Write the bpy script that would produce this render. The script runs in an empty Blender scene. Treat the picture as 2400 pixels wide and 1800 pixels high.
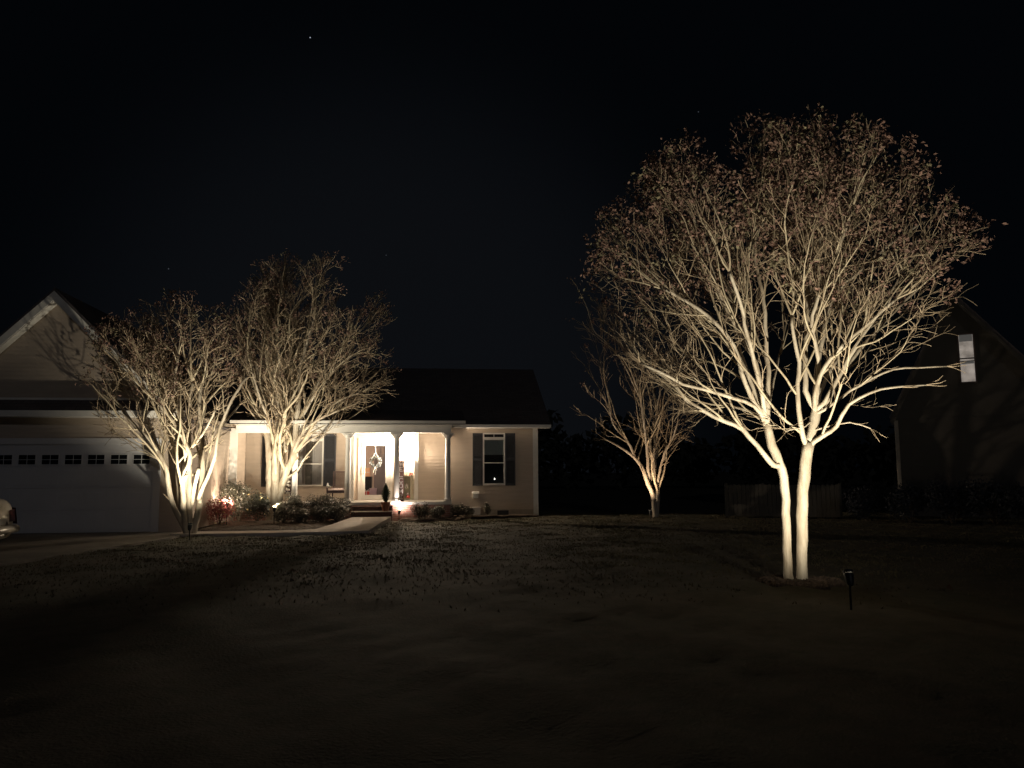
import bpy, bmesh, math, random
import numpy as np
from mathutils import Vector, Matrix
random.seed(7)
R = math.radians
S = bpy.context.scene
COL = S.collection

# ------------------------------------------------------------------ camera
PITCH, ROLL, EYE = math.atan(207/1800.0), R(-0.3), 1.6
cam_d = bpy.data.cameras.new('camera'); cam = bpy.data.objects.new('camera', cam_d); COL.objects.link(cam)
cam_d.sensor_width = 36; cam_d.lens = 27.0; cam_d.clip_start = 0.05; cam_d.clip_end = 3000
cam.matrix_world = Matrix.Translation((0, 0, EYE)) @ (Matrix.Rotation(math.pi/2 + PITCH, 4, 'X') @ Matrix.Rotation(ROLL, 4, 'Z'))
S.camera = cam
# ------------------------------------------------------------------ night sky
world = bpy.data.worlds.new('World'); S.world = world; world.use_nodes = True
nt = world.node_tree; nt.nodes.clear()
def wn(t, **k):
    n = nt.nodes.new(t)
    for a, b in k.items(): setattr(n, a, b)
    return n
out = wn('ShaderNodeOutputWorld'); bg = wn('ShaderNodeBackground'); tc = wn('ShaderNodeTexCoord')
nrm = wn('ShaderNodeVectorMath', operation='NORMALIZE'); nt.links.new(tc.outputs['Generated'], nrm.inputs[0])
def dotdir(v):
    d = wn('ShaderNodeVectorMath', operation='DOT_PRODUCT'); nt.links.new(nrm.outputs[0], d.inputs[0])
    v = Vector(v).normalized(); d.inputs[1].default_value = v; return d.outputs['Value']
sep = wn('ShaderNodeSeparateXYZ'); nt.links.new(nrm.outputs[0], sep.inputs[0])
# lens glare around the porch light, put into the sky colour
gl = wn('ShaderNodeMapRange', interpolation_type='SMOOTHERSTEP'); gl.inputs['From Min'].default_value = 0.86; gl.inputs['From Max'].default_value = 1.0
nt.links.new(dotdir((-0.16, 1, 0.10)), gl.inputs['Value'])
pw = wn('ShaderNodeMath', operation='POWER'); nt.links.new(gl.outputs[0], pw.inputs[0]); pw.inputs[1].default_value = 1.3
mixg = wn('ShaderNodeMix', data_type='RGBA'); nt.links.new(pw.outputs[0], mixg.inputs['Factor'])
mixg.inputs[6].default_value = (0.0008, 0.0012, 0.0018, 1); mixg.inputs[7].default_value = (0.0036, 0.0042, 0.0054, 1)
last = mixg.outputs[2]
def ray(px, py):
    x = (px-1200)/1800.0; y = -(py-900)/1800.0
    c, s = math.cos(ROLL), math.sin(ROLL); x, y = x*c-y*s, x*s+y*c
    return Vector((x, math.cos(PITCH)-y*math.sin(PITCH), math.sin(PITCH)+y*math.cos(PITCH)))
for (px, py, b) in [(727, 88, .5), (702, 614, .10), (1637, 262, .05), (1420, 484, .08), (395, 630, .05), (905, 598, .04), (1630, 400, .04)]:
    g = wn('ShaderNodeMath', operation='GREATER_THAN'); nt.links.new(dotdir(ray(px, py)), g.inputs[0]); g.inputs[1].default_value = math.cos(R(0.035))
    m = wn('ShaderNodeVectorMath', operation='SCALE'); m.inputs[0].default_value = (0.9*b, 1.0*b, 1.2*b); nt.links.new(g.outputs[0], m.inputs['Scale'])
    a = wn('ShaderNodeVectorMath', operation='ADD'); nt.links.new(last, a.inputs[0]); nt.links.new(m.outputs[0], a.inputs[1]); last = a.outputs[0]
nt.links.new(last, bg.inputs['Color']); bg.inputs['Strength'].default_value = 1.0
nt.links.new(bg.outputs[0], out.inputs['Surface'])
# ------------------------------------------------------------------ faint low moon behind the photographer
sun_d = bpy.data.lights.new('moon', 'SUN'); sun_d.energy = 0.052; sun_d.angle = R(0.5); sun_d.color = (0.93, 0.93, 1.0)
sun = bpy.data.objects.new('moon', sun_d); COL.objects.link(sun)
sun.rotation_euler = Vector((0.25, -1, 0.36)).to_track_quat('Z', 'Y').to_euler(); sun.location = (10, -40, 20)
S.view_settings.view_transform = 'Standard'; S.view_settings.look = 'None'; S.view_settings.exposure = 0; S.view_settings.gamma = 1
S.view_settings.use_curve_mapping = False
S.render.engine = 'CYCLES'
S.cycles.sample_clamp_indirect = 3.0
S.cycles.max_bounces = 6; S.cycles.transparent_max_bounces = 12
WARM = (1.0, 0.89, 0.68)

# ------------------------------------------------------------------ measuring: pixel of the 2400 px photograph -> point at depth Y / on the ground
def W(px, py, Y):
    d = ray(px, py); t = Y/d.y; return Vector((d.x*t, Y, EYE+d.z*t))
# ------------------------------------------------------------------ materials
def mat(name, col, rough=0.7, var=0.0, scale=8.0, bump=0.0, bscale=60.0, spec=0.4, metal=0.0, col2=None, emit=None, estr=0, sheen=0, stretch=None, detail=4):
    m = bpy.data.materials.new(name); m.use_nodes = True; t = m.node_tree; b = t.nodes['Principled BSDF']
    b.inputs['Roughness'].default_value = rough; b.inputs['Specular IOR Level'].default_value = spec; b.inputs['Metallic'].default_value = metal
    b.inputs['Base Color'].default_value = (*col, 1)
    tcn = t.nodes.new('ShaderNodeTexCoord'); src = tcn.outputs['Object']
    if stretch:
        mp = t.nodes.new('ShaderNodeMapping'); mp.inputs['Scale'].default_value = stretch; t.links.new(src, mp.inputs[0]); src = mp.outputs[0]
    if var > 0 or col2:
        n = t.nodes.new('ShaderNodeTexNoise'); n.inputs['Scale'].default_value = scale; n.inputs['Detail'].default_value = detail; n.inputs['Roughness'].default_value = .65
        t.links.new(src, n.inputs['Vector'])
        r = t.nodes.new('ShaderNodeValToRGB'); t.links.new(n.outputs['Fac'], r.inputs[0])
        c2 = col2 or tuple(c*(1-var) for c in col); c1 = col if col2 else tuple(min(1, c*(1+var)) for c in col)
        r.color_ramp.elements[0].position = .36; r.color_ramp.elements[1].position = .64
        r.color_ramp.elements[0].color = (*c2, 1); r.color_ramp.elements[1].color = (*c1, 1)
        t.links.new(r.outputs[0], b.inputs['Base Color'])
    if bump > 0:
        n2 = t.nodes.new('ShaderNodeTexNoise'); n2.inputs['Scale'].default_value = bscale; n2.inputs['Detail'].default_value = 5
        t.links.new(src, n2.inputs['Vector'])
        bp = t.nodes.new('ShaderNodeBump'); bp.inputs['Strength'].default_value = bump; bp.inputs['Distance'].default_value = .02
        t.links.new(n2.outputs['Fac'], bp.inputs['Height']); t.links.new(bp.outputs[0], b.inputs['Normal'])
    if emit: b.inputs['Emission Color'].default_value = (*emit, 1); b.inputs['Emission Strength'].default_value = estr
    return m
def brick_mat(name, c1, c2, mortar):
    m = mat(name, c1, .85); t = m.node_tree; b = t.nodes['Principled BSDF']; tcn = [n for n in t.nodes if n.type == 'TEX_COORD'][0]
    mp = t.nodes.new('ShaderNodeMapping'); mp.inputs['Rotation'].default_value = (R(90), 0, 0); t.links.new(tcn.outputs['Object'], mp.inputs[0])
    br = t.nodes.new('ShaderNodeTexBrick'); br.inputs['Color1'].default_value = (*c1, 1); br.inputs['Color2'].default_value = (*c2, 1); br.inputs['Mortar'].default_value = (*mortar, 1)
    br.inputs['Scale'].default_value = 1; br.inputs['Brick Width'].default_value = .215; br.inputs['Row Height'].default_value = .075; br.inputs['Mortar Size'].default_value = .008
    t.links.new(mp.outputs[0], br.inputs['Vector']); t.links.new(br.outputs['Color'], b.inputs['Base Color'])
    bp = t.nodes.new('ShaderNodeBump'); bp.inputs['Strength'].default_value = .5; bp.inputs['Distance'].default_value = .01; bp.invert = True
    t.links.new(br.outputs['Fac'], bp.inputs['Height']); t.links.new(bp.outputs[0], b.inputs['Normal']); return m
def shingle_mat(name, c1, c2):
    m = brick_mat(name, c1, c2, tuple(c*.4 for c in c1)); 
    br = [n for n in m.node_tree.nodes if n.type == 'TEX_BRICK'][0]; mp = [n for n in m.node_tree.nodes if n.type == 'MAPPING'][0]; mp.inputs['Rotation'].default_value = (0, 0, 0)
    br.inputs['Brick Width'].default_value = .3; br.inputs['Row Height'].default_value = .14; return m
def glass_mat(name, tint=(1, 1, 1), refl=0.06):
    m = bpy.data.materials.new(name); m.use_nodes = True; t = m.node_tree; t.nodes.clear()
    o = t.nodes.new('ShaderNodeOutputMaterial'); mx = t.nodes.new('ShaderNodeMixShader'); tr = t.nodes.new('ShaderNodeBsdfTransparent'); gg = t.nodes.new('ShaderNodeBsdfGlossy')
    fr = t.nodes.new('ShaderNodeFresnel'); fr.inputs[0].default_value = 1.5; tr.inputs[0].default_value = (*tint, 1); gg.inputs['Roughness'].default_value = .03
    t.links.new(fr.outputs[0], mx.inputs[0]); t.links.new(tr.outputs[0], mx.inputs[1]); t.links.new(gg.outputs[0], mx.inputs[2]); t.links.new(mx.outputs[0], o.inputs[0]); return m
M = {}
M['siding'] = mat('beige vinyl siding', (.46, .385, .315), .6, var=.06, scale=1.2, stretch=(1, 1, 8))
M['trim'] = mat('white painted trim', (.72, .70, .66), .5, var=.04, scale=4)
M['door_white'] = mat('white garage door paint', (.58, .58, .60), .5, var=.04, scale=1)
M['shutter'] = mat('dark slate shutter', (.035, .037, .045), .55, var=.15, scale=20)
M['shingle'] = shingle_mat('dark roof shingle', (.11, .095, .10), (.08, .07, .075))
M['brick'] = brick_mat('red brick', (.34, .15, .115), (.25, .11, .085), (.33, .28, .25))
M['dkbrick'] = brick_mat('dark step brick', (.10, .042, .034), (.065, .03, .026), (.075, .06, .055))
M['block'] = mat('painted foundation block', (.36, .32, .27), .8, var=.1, scale=5, bump=.2)
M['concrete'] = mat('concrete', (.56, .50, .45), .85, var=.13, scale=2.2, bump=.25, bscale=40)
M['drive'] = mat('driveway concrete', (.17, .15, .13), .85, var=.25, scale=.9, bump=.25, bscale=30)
M['bark'] = mat('smooth pale myrtle bark', (.56, .50, .40), .65, col2=(.26, .21, .15), scale=4.6, bump=.6, bscale=26, stretch=(1, 1, .22), detail=7)
M['limb'] = mat('branch bark', (.52, .45, .32), .7, col2=(.32, .26, .18), scale=5, stretch=(1, 1, .4))
M['twig'] = mat('twig bark', (.32, .25, .17), .75, var=.35, scale=9)
M['pods'] = mat('dry brown leaves and seed heads', (.19, .115, .09), .8, var=.5, scale=5)
M['pods2'] = mat('dull olive leaves', (.16, .14, .085), .8, var=.5, scale=5)
M['leaf'] = mat('dark evergreen leaf', (.042, .042, .028), .42, var=.5, scale=6, spec=.5)
M['azalea'] = mat('azalea leaf', (.105, .095, .07), .42, var=.5, scale=7, spec=.5)
M['pale'] = mat('pale leaves and blooms', (.55, .50, .42), .6, var=.2, scale=8)
M['yellowleaf'] = mat('yellow leaf', (.62, .48, .22), .6, var=.2)
M['redleaf'] = mat('red barberry leaf', (.42, .12, .12), .6, var=.35, scale=7)
M['conif'] = mat('dwarf conifer', (.035, .06, .035), .7, var=.4, scale=12)
M['stem'] = mat('shrub stem', (.10, .075, .05), .8, var=.3)
M['mulch'] = mat('brown bark mulch', (.085, .06, .044), .95, var=.5, scale=18, bump=.8, bscale=45)
M['black'] = mat('black metal', (.015, .015, .016), .45)
M['dark'] = mat('dark stained wood', (.045, .03, .035), .5, var=.3, scale=9, stretch=(1, 1, .2))
M['slat'] = mat('weathered brown slats', (.12, .085, .08), .6, var=.2, scale=9)
M['cushion'] = mat('pale patterned cushion', (.55, .45, .42), .9, col2=(.2, .15, .16), scale=14)
M['glass'] = glass_mat('window glass', (.92, .94, .95))
M['room'] = mat('dark room behind glass', (.02, .022, .026), .9)
M['blind'] = mat('window blind', (.34, .37, .34), .8, var=.05)
M['curtain'] = mat('pale curtain', (.42, .38, .35), .9, var=.12, scale=7, stretch=(5, 1, .1))
M['roomwall'] = mat('hall wall paint', (.55, .45, .38), .8)
M['entry'] = mat('charcoal entry door', (.20, .18, .185), .4, var=.05)
M['tan'] = mat('tan box', (.62, .36, .2), .8); M['red'] = mat('red wrap', (.65, .10, .09), .5); M['pink'] = mat('pale lilac wrap', (.55, .42, .48), .6)
M['shelf'] = mat('grey green painted wood', (.42, .40, .31), .6, var=.1, scale=5)
M['terra'] = mat('terracotta', (.22, .09, .05), .8, var=.2); M['ribbon'] = mat('white ribbon', (.6, .6, .58), .6)
M['carpaint'] = mat('beige car paint', (.55, .51, .43), .28, spec=.6, var=.02); M['carglass'] = mat('car glass', (.01, .011, .013), .05, spec=.6)
M['taillamp'] = mat('unlit tail lamp', (.05, .004, .005), .12, spec=.7); M['tyre'] = mat('tyre rubber', (.02, .02, .02), .85); M['rim'] = mat('alloy rim', (.45, .45, .46), .3, metal=.8)
M['fence'] = mat('weathered fence board', (.085, .077, .066), .85, var=.25, scale=4, stretch=(6, 1, .4))
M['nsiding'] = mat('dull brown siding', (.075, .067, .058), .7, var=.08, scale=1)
M['bulb'] = mat('lamp glass glowing', (1, 1, 1), .5, emit=(1, .82, .55), estr=60)
M['lens'] = mat('spotlight lens glowing', (1, 1, 1), .5, emit=(1, .80, .50), estr=30)
M['lensdim'] = mat('spotlight lens', (1, 1, 1), .5, emit=(1, .85, .6), estr=3)
M['litwin'] = mat('lit blind', (.6, .55, .5), .8, emit=(1, .88, .78), estr=.24)
t_ = M['litwin'].node_tree; n_ = t_.nodes.new('ShaderNodeTexNoise'); n_.inputs['Scale'].default_value = 2.3; n_.inputs['Detail'].default_value = 3
r_ = t_.nodes.new('ShaderNodeMapRange'); r_.inputs['From Min'].default_value = .3; r_.inputs['From Max'].default_value = .7; r_.inputs['To Min'].default_value = .08; r_.inputs['To Max'].default_value = .33
c_ = t_.nodes.new('ShaderNodeTexCoord'); t_.links.new(c_.outputs['Object'], n_.inputs['Vector']); t_.links.new(n_.outputs['Fac'], r_.inputs['Value']); t_.links.new(r_.outputs[0], t_.nodes['Principled BSDF'].inputs['Emission Strength'])
M['glint'] = mat('painted window glint', (1, 1, 1), .5, emit=(1, .95, .8), estr=9)  # glowing material that stands in for a light reflected in the window

# ------------------------------------------------------------------ mesh helpers
class MB:
    def __init__(s): s.v = []; s.f = []
    def add(s, vs, fs):
        o = len(s.v); s.v += [tuple(x) for x in vs]; s.f += [tuple(i+o for i in f) for f in fs]; return s
    def box(s, x0, x1, y0, y1, z0, z1):
        return s.add([(x0, y0, z0), (x1, y0, z0), (x1, y1, z0), (x0, y1, z0), (x0, y0, z1), (x1, y0, z1), (x1, y1, z1), (x0, y1, z1)],
                     [(0, 3, 2, 1), (4, 5, 6, 7), (0, 1, 5, 4), (1, 2, 6, 5), (2, 3, 7, 6), (3, 0, 4, 7)])
    def prism(s, poly, y0, y1, axis='y'):      # poly in (x,z) extruded along y ; axis 'x': poly in (y,z) extruded along x ; 'z'
        n = len(poly)
        P = (lambda a, b, t: (a, t, b)) if axis == 'y' else ((lambda a, b, t: (t, a, b)) if axis == 'x' else (lambda a, b, t: (a, b, t)))
        vs = [P(a, b, y0) for a, b in poly]+[P(a, b, y1) for a, b in poly]
        return s.add(vs, [tuple(range(n)), tuple(range(2*n-1, n-1, -1))]+[(i, (i+1) % n, n+(i+1) % n, n+i) for i in range(n)])
    def tube(s, pts, rad, n=6, cap=True):
        pts = [Vector(p) for p in pts]; m = len(pts)
        if not hasattr(rad, '__len__'): rad = [rad]*m
        o = len(s.v); up = None
        for i, p in enumerate(pts):
            d = (pts[min(i+1, m-1)]-pts[max(i-1, 0)])
            if d.length < 1e-6: d = Vector((0, 0, 1))
            d.normalize()
            if up is None: up = d.orthogonal().normalized()
            up = (up-d*up.dot(d)); up = up.normalized() if up.length > 1e-4 else d.orthogonal().normalized()
            sd = d.cross(up)
            for k in range(n):
                a = 2*math.pi*k/n; q = p+(up*math.cos(a)+sd*math.sin(a))*rad[i]; s.v.append((q.x, q.y, q.z))
        for i in range(m-1):
            for k in range(n):
                k2 = (k+1) % n; s.f.append((o+i*n+k, o+i*n+k2, o+(i+1)*n+k2, o+(i+1)*n+k))
        if cap and n > 2: s.f.append(tuple(o+k for k in range(n))[::-1]); s.f.append(tuple(o+(m-1)*n+k for k in range(n)))
        return s
    def cyl(s, x, y, z0, z1, r, n=20, r2=None): return s.tube([(x, y, z0), (x, y, z1)], [r, r if r2 is None else r2], n)
    def lathe(s, prof, x=0, y=0, n=20):        # prof (r,z)
        o = len(s.v)
        for r, z in prof:
            for k in range(n):
                a = 2*math.pi*k/n; s.v.append((x+r*math.cos(a), y+r*math.sin(a), z))
        for i in range(len(prof)-1):
            for k in range(n):
                k2 = (k+1) % n; s.f.append((o+i*n+k, o+i*n+k2, o+(i+1)*n+k2, o+(i+1)*n+k))
        s.f.append(tuple(o+k for k in range(n))[::-1]); s.f.append(tuple(o+(len(prof)-1)*n+k for k in range(n)))
        return s
    def laps_x(s, u0, u1, z0, z1, v, sgn=-1, h=.115, d=.014):   # lapped boards on a wall at y=v facing sgn*y
        z = z0
        while z < z1-1e-4:
            zt = min(z+h, z1)
            s.add([(u0, v+sgn*d, z), (u1, v+sgn*d, z), (u1, v+sgn*.002, zt), (u0, v+sgn*.002, zt), (u0, v, z), (u1, v, z)], [(0, 1, 2, 3), (4, 5, 1, 0)]); z = zt
        return s
    def laps_y(s, v0, v1, z0, z1, u, sgn=1, h=.115, d=.014):
        z = z0
        while z < z1-1e-4:
            zt = min(z+h, z1)
            s.add([(u+sgn*d, v0, z), (u+sgn*d, v1, z), (u+sgn*.002, v1, zt), (u+sgn*.002, v0, zt), (u, v0, z), (u, v1, z)], [(0, 1, 2, 3), (4, 5, 1, 0)]); z = zt
        return s
    def leaf(s, p, size, n=None, asp=.55):
        if n is None:
            n = Vector((random.gauss(0, 1), random.gauss(0, 1), random.gauss(0, 1)))
        n.normalize(); a = n.orthogonal().normalized(); a = Matrix.Rotation(random.uniform(0, 6.28), 3, n) @ a; b = n.cross(a)*asp
        a = a*size; b = b*size; p = Vector(p)
        return s.add([p-a, p-b+n*size*.15, p+a, p+b+n*size*.15], [(0, 1, 2), (0, 2, 3)])
    def obj(s, name, m, parent=None, smooth=False, bevel=0, **tags):
        me = bpy.data.meshes.new(name); me.from_pydata(s.v, [], s.f); me.update()
        if smooth: me.polygons.foreach_set('use_smooth', [True]*len(me.polygons))
        for mm in (m if isinstance(m, list) else [m]): me.materials.append(mm)
        o = bpy.data.objects.new(name, me); COL.objects.link(o)
        if parent is not None: o.parent = parent
        if bevel:
            b = o.modifiers.new('bevel', 'BEVEL'); b.width = bevel; b.segments = 2; b.limit_method = 'ANGLE'; b.angle_limit = R(40)
        for k, t in tags.items(): o[k] = t
        return o
def thing(name, label, cat, loc=(0, 0, 0), rz=0, group=None):
    o = bpy.data.objects.new(name, None); COL.objects.link(o); o.location = loc; o.rotation_euler = (0, 0, rz); o.empty_display_size = .2
    o['label'] = label; o['category'] = cat
    if group: o['group'] = group
    return o
def lamp(kind, parent, loc, power, color=WARM, target=None, size=.03, cone=60, blend=1.0):
    d = bpy.data.lights.new('light', kind); d.energy = power; d.color = color; d.shadow_soft_size = size
    if kind == 'SPOT': d.spot_size = R(cone); d.spot_blend = blend
    o = bpy.data.objects.new('light', d); COL.objects.link(o); o.location = loc
    if target is not None: o.rotation_euler = (Vector(target)-Vector(loc)).to_track_quat('-Z', 'Y').to_euler()
    if parent: o.parent = parent
    return o

# ------------------------------------------------------------------ SETTING: ground, walk, driveway
TH = R(6.5); HO = Vector((0.93, 29.0, 0))
def HP(u, v, z=0): return Vector((HO.x+u*math.cos(TH)-v*math.sin(TH), HO.y+u*math.sin(TH)+v*math.cos(TH), z))
def hpx(px, py, v):      # pixel -> house (u, z) on the plane v
    d = ray(px, py); n = (-math.sin(TH), math.cos(TH)); t = (v+HO.x*n[0]+HO.y*n[1])/(d.x*n[0]+d.y*n[1])
    X, Y, Z = d.x*t, d.y*t, EYE+d.z*t
    return ((X-HO.x)*math.cos(TH)+(Y-HO.y)*math.sin(TH), Z)
rng = np.random.default_rng(3)
def hnoise(x, y):
    return .018*np.sin(x*1.7+1.3*np.sin(y*.9))*np.cos(y*1.35+.7)+.012*np.sin(x*4.1+y*3.3)+.008*np.sin(x*7.9-y*6.7)
def build_ground():
    xs = np.concatenate([[-900, -200, -60, -30], np.arange(-20, 20.01, .25), [30, 60, 200, 900]]); ys = np.concatenate([[-900, -200, -50, -10], np.arange(0, 34.01, .25), [45, 80, 250, 1500]])
    X, Y = np.meshgrid(xs, ys); Z = hnoise(X, Y)+rng.normal(0, .006, X.shape)
    Z += .10*np.exp(-((X-4.05)**2+(Y-11.1)**2)/.35)
    Z[(np.abs(X) > 21) | (Y < -1) | (Y > 35)] = 0; Z -= .03
    nx, ny = len(xs), len(ys); v = np.stack([X, Y, Z], -1).reshape(-1, 3); i = np.arange(ny-1)[:, None]*nx+np.arange(nx-1)[None]
    f = np.stack([i, i+1, i+1+nx, i+nx], -1).reshape(-1, 4)
    me = bpy.data.meshes.new('lawn'); me.from_pydata(v.tolist(), [], f.tolist()); me.polygons.foreach_set('use_smooth', [True]*len(f))
    m = mat('winter lawn soil and grass', (.10, .09, .05), .95, bump=.6, bscale=34); t = m.node_tree; b = t.nodes['Principled BSDF']
    tcn = [n for n in t.nodes if n.type == 'TEX_COORD'][0]
    cols = []
    for sc, c1, c2, lo, hi in [(.55, (.078, .064, .042), (.041, .043, .024), .38, .62), (5, (.08, .066, .045), (.038, .038, .023), .35, .65)]:
        n = t.nodes.new('ShaderNodeTexNoise'); n.inputs['Scale'].default_value = sc; n.inputs['Detail'].default_value = 6; t.links.new(tcn.outputs['Object'], n.inputs['Vector'])
        r = t.nodes.new('ShaderNodeValToRGB'); t.links.new(n.outputs['Fac'], r.inputs[0]); r.color_ramp.elements[0].position = lo; r.color_ramp.elements[1].position = hi
        r.color_ramp.elements[0].color = (*c2, 1); r.color_ramp.elements[1].color = (*c1, 1); cols.append(r.outputs[0])
    mx = t.nodes.new('ShaderNodeMix'); mx.data_type = 'RGBA'; mx.inputs['Factor'].default_value = .5; t.links.new(cols[0], mx.inputs[6]); t.links.new(cols[1], mx.inputs[7])
    t.links.new(mx.outputs[2], b.inputs['Base Color']); me.materials.append(m)
    o = bpy.data.objects.new('ground', me); COL.objects.link(o); o['kind'] = 'structure'
build_ground()
def slab(name, poly, z0, z1, m, zfun=None):
    mb = MB(); n = len(poly); zt = [zfun(p) if zfun else z1 for p in poly]
    mb.add([(x, y, z0) for x, y in poly]+[(x, y, z) for (x, y), z in zip(poly, zt)], [tuple(range(n-1, -1, -1)), tuple(range(n, 2*n))]+[(i, (i+1) % n, n+(i+1) % n, n+i) for i in range(n)])
    o = mb.obj(name, m, bevel=.01); o['kind'] = 'structure'; return o
walk_poly = [(HP(-5.30, -2.35).x, HP(-5.30, -2.35).y), (-4.02, 23.2), (-3.92, 21.15), (-5.0, 20.75), (-8.55, 20.3), (-8.9, 20.2), (-8.9, 21.2), (-6.4, 21.45), (-5.55, 21.8), (-5.42, 23.2), (HP(-6.58, -2.35).x, HP(-6.58, -2.35).y)][::-1]
slab('walkway', walk_poly, -.2, .05, M['concrete'], lambda p: .05+.10*max(0, min(1, (p[1]-22)/4)))
drv = [(HP(-10.9, -6.32).x, HP(-10.9, -6.32).y), (-8.62, 20.4), (-8.6, 19.3), (-9.05, 15), (-9.5, 11), (-10.2, 4), (-11, -12), (-22, -12), (-20.5, 15), (HP(-18.2, -6.32).x, HP(-18.2, -6.32).y)][::-1]
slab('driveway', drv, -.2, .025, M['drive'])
bedp = [(-8.75, 21.5), (-6.5, 21.75), (-5.75, 22.1), (-5.6, 23.4), (HP(-6.7, -2.3).x, HP(-6.7, -2.3).y), (HP(-6.7, -1.55).x, HP(-6.7, -1.55).y), (HP(-10.6, -1.55).x, HP(-10.6, -1.55).y), (HP(-10.8, -1.8).x, HP(-10.8, -1.8).y), (HP(-10.82, -6.1).x, HP(-10.82, -6.1).y)]
def bed(name, poly, h, seed):
    c = np.mean(np.array(poly), 0); mb = MB(); rr = random.Random(seed); n = len(poly); rings = 12
    dense = []
    for i in range(n):
        a, b = np.array(poly[i]), np.array(poly[(i+1) % n])
        for k in range(10): dense.append(a+(b-a)*k/10)
    N = len(dense); vs = []
    for r in range(rings+1):
        t = r/rings
        for p in dense:
            q = p+(c-p)*t; vs.append((q[0]+rr.gauss(0, .01), q[1]+rr.gauss(0, .01), -.08 if r == 0 else h*min(1, t*7)+rr.gauss(0, .012)))
    fs = [(r*N+i, r*N+(i+1) % N, (r+1)*N+(i+1) % N, (r+1)*N+i) for r in range(rings) for i in range(N)]
    mb.add(vs, fs); o = mb.obj(name, M['mulch']); o['kind'] = 'structure'
bed('mulch_bed', bedp, .05, 1)
bed('mulch_bed', [tuple(HP(u, v).xy) for u, v in [(-5.2, -2.35), (-4.2, -2.6), (-3.0, -2.2), (-2.4, -.9), (.1, -.75), (.2, -.05), (-3.2, -.05), (-3.2, -1.55), (-5.2, -1.55)]], .05, 2)
bed('mulch_ring', [(4.03+(.62+.1*math.sin(a*3+1))*math.cos(a), 11.1+(.5+.09*math.sin(a*4))*math.sin(a)) for a in np.linspace(0, 2*math.pi, 25)[:-1]], .07, 3)

# ------------------------------------------------------------------ HOUSE
house = thing('house', 'single storey beige sided house with white columned porch, attached garage gable and dark roof', 'house', (HO.x, HO.y, 0), TH)
GU0, GU1, GV = -18.1, -10.87, -6.2; GC = -14.45
AL, AR, AV = -6.81, -4.53, 1.0        # entry recess
FL, CE = .60, 3.08
w = MB()
w.laps_x(-10.62, AL, FL, 3.2, 0); w.laps_x(AR, -.12, .24, 3.24, 0)
w.laps_x(AL, -6.58, FL, 3.1, AV); w.laps_x(-5.48, AR, FL, 3.1, AV); w.laps_x(-6.58, -5.48, 2.86, 3.1, AV)
w.laps_y(0, AV, FL, 3.1, AL); w.laps_y(0, AV, FL, 3.1, AR, sgn=-1)
w.laps_y(GV, -1.3, .2, 3.3, GU1); w.laps_y(-1.3, 0, .2, 3.3, -10.62); w.laps_y(0, 8, .24, 3.3, .0)
# solid cores behind the boards
w.box(-10.7, AL-.006, .006, .15, .0, 3.3).box(AR+.006, -.01, .006, .15, 0, 3.3)
w.box(AL-.15, -6.60, AV+.006, AV+.12, 0, 3.3).box(-5.46, AR+.15, AV+.006, AV+.12, 0, 3.3).box(-6.60, -5.46, AV+.006, AV+.12, 2.84, 3.3).box(-6.60, -5.46, AV+.006, AV+.12, 0, .595)
w.box(-.15, -.012, .16, 8, 0, 3.3).box(GU0, -.012, 7.9, 8, 0, 3.3)
w.obj('wall', M['siding'], house)
gable_r, gable_l = hpx(272, 815, GV-.3), hpx(0, 800, GV-.3)
apz = 6.55; slope = 1.0
g = MB()
g.laps_x(GU0, -16.75, .0, 3.3, GV); g.laps_x(-11.5, GU1, 0, 3.3, GV); g.laps_x(-16.75, -11.5, 2.52, 3.3, GV)
g.laps_y(GV, 8, 0, 3.3, GU0, sgn=-1)
z = 3.3
while z < apz-.1:      # clipped gable boards
    zt = z+.115; hw = (apz-z)/slope; hw2 = (apz-min(zt, apz))/slope
    g.add([(GC-hw, GV-.014, z), (GC+hw, GV-.014, z), (GC+hw2, GV-.002, min(zt, apz)), (GC-hw2, GV-.002, min(zt, apz))], [(0, 1, 2, 3)]); z = zt
g.prism([(GU0, 0), (GU0, 3.3), (GC-(apz-3.3)/slope, 3.3), (GC, apz), (GC+(apz-3.3)/slope, 3.3), (GU1-.01, 3.3), (GU1-.01, 0), (-11.6, 0), (-11.6, 2.5), (-16.7, 2.5), (-16.7, 0)], GV+.006, GV+.15)
g.box(GU1-.15, GU1-.012, GV+.16, -1.3, 0, 3.3).box(GU0+.012, GU0+.15, GV+.16, 8, 0, 3.3).box(-10.95, -10.63, -1.29, 0, 0, 3.3)
g.obj('garage_wall', M['siding'], house)
# roofs
rf = MB()
def roofslab(u0, u1, v0, z0, v1, z1, t=.09):
    rf.prism([(v0, z0), (v1, z1), (v1, z1-t), (v0, z0-t)], u0, u1, 'x')
roofslab(GC, .47, -.42, 3.40, 4.2, 6.05); roofslab(GC, .47, 8.8, 3.40, 4.2, 6.05)
roofslab(-10.75, -2.79, -1.86, 3.40, .35, 3.93)                    # porch roof
rf.obj('roof', M['shingle'], house)
rg = MB(); e = (apz+.12)
for s in (-1, 1):
    hw = 3.62
    rg.prism([(GC, e), (GC, e+.09), (GC+s*hw, e+.09-hw*slope), (GC+s*hw, e-hw*slope)][::s], GV-.33, 4.2)
rg.prism([(GV-.50, 3.37), (GV-.012, 3.68), (GV-.012, 3.60), (GV-.50, 3.29)], GU0-.3, GU1+.1, 'x')
rg.obj('garage_roof', M['shingle'], house)
def part(name, m, *boxes, **k):
    q = MB()
    for b_ in boxes: q.box(*b_)
    return q.obj(name, M[m], house, **k)
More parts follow.
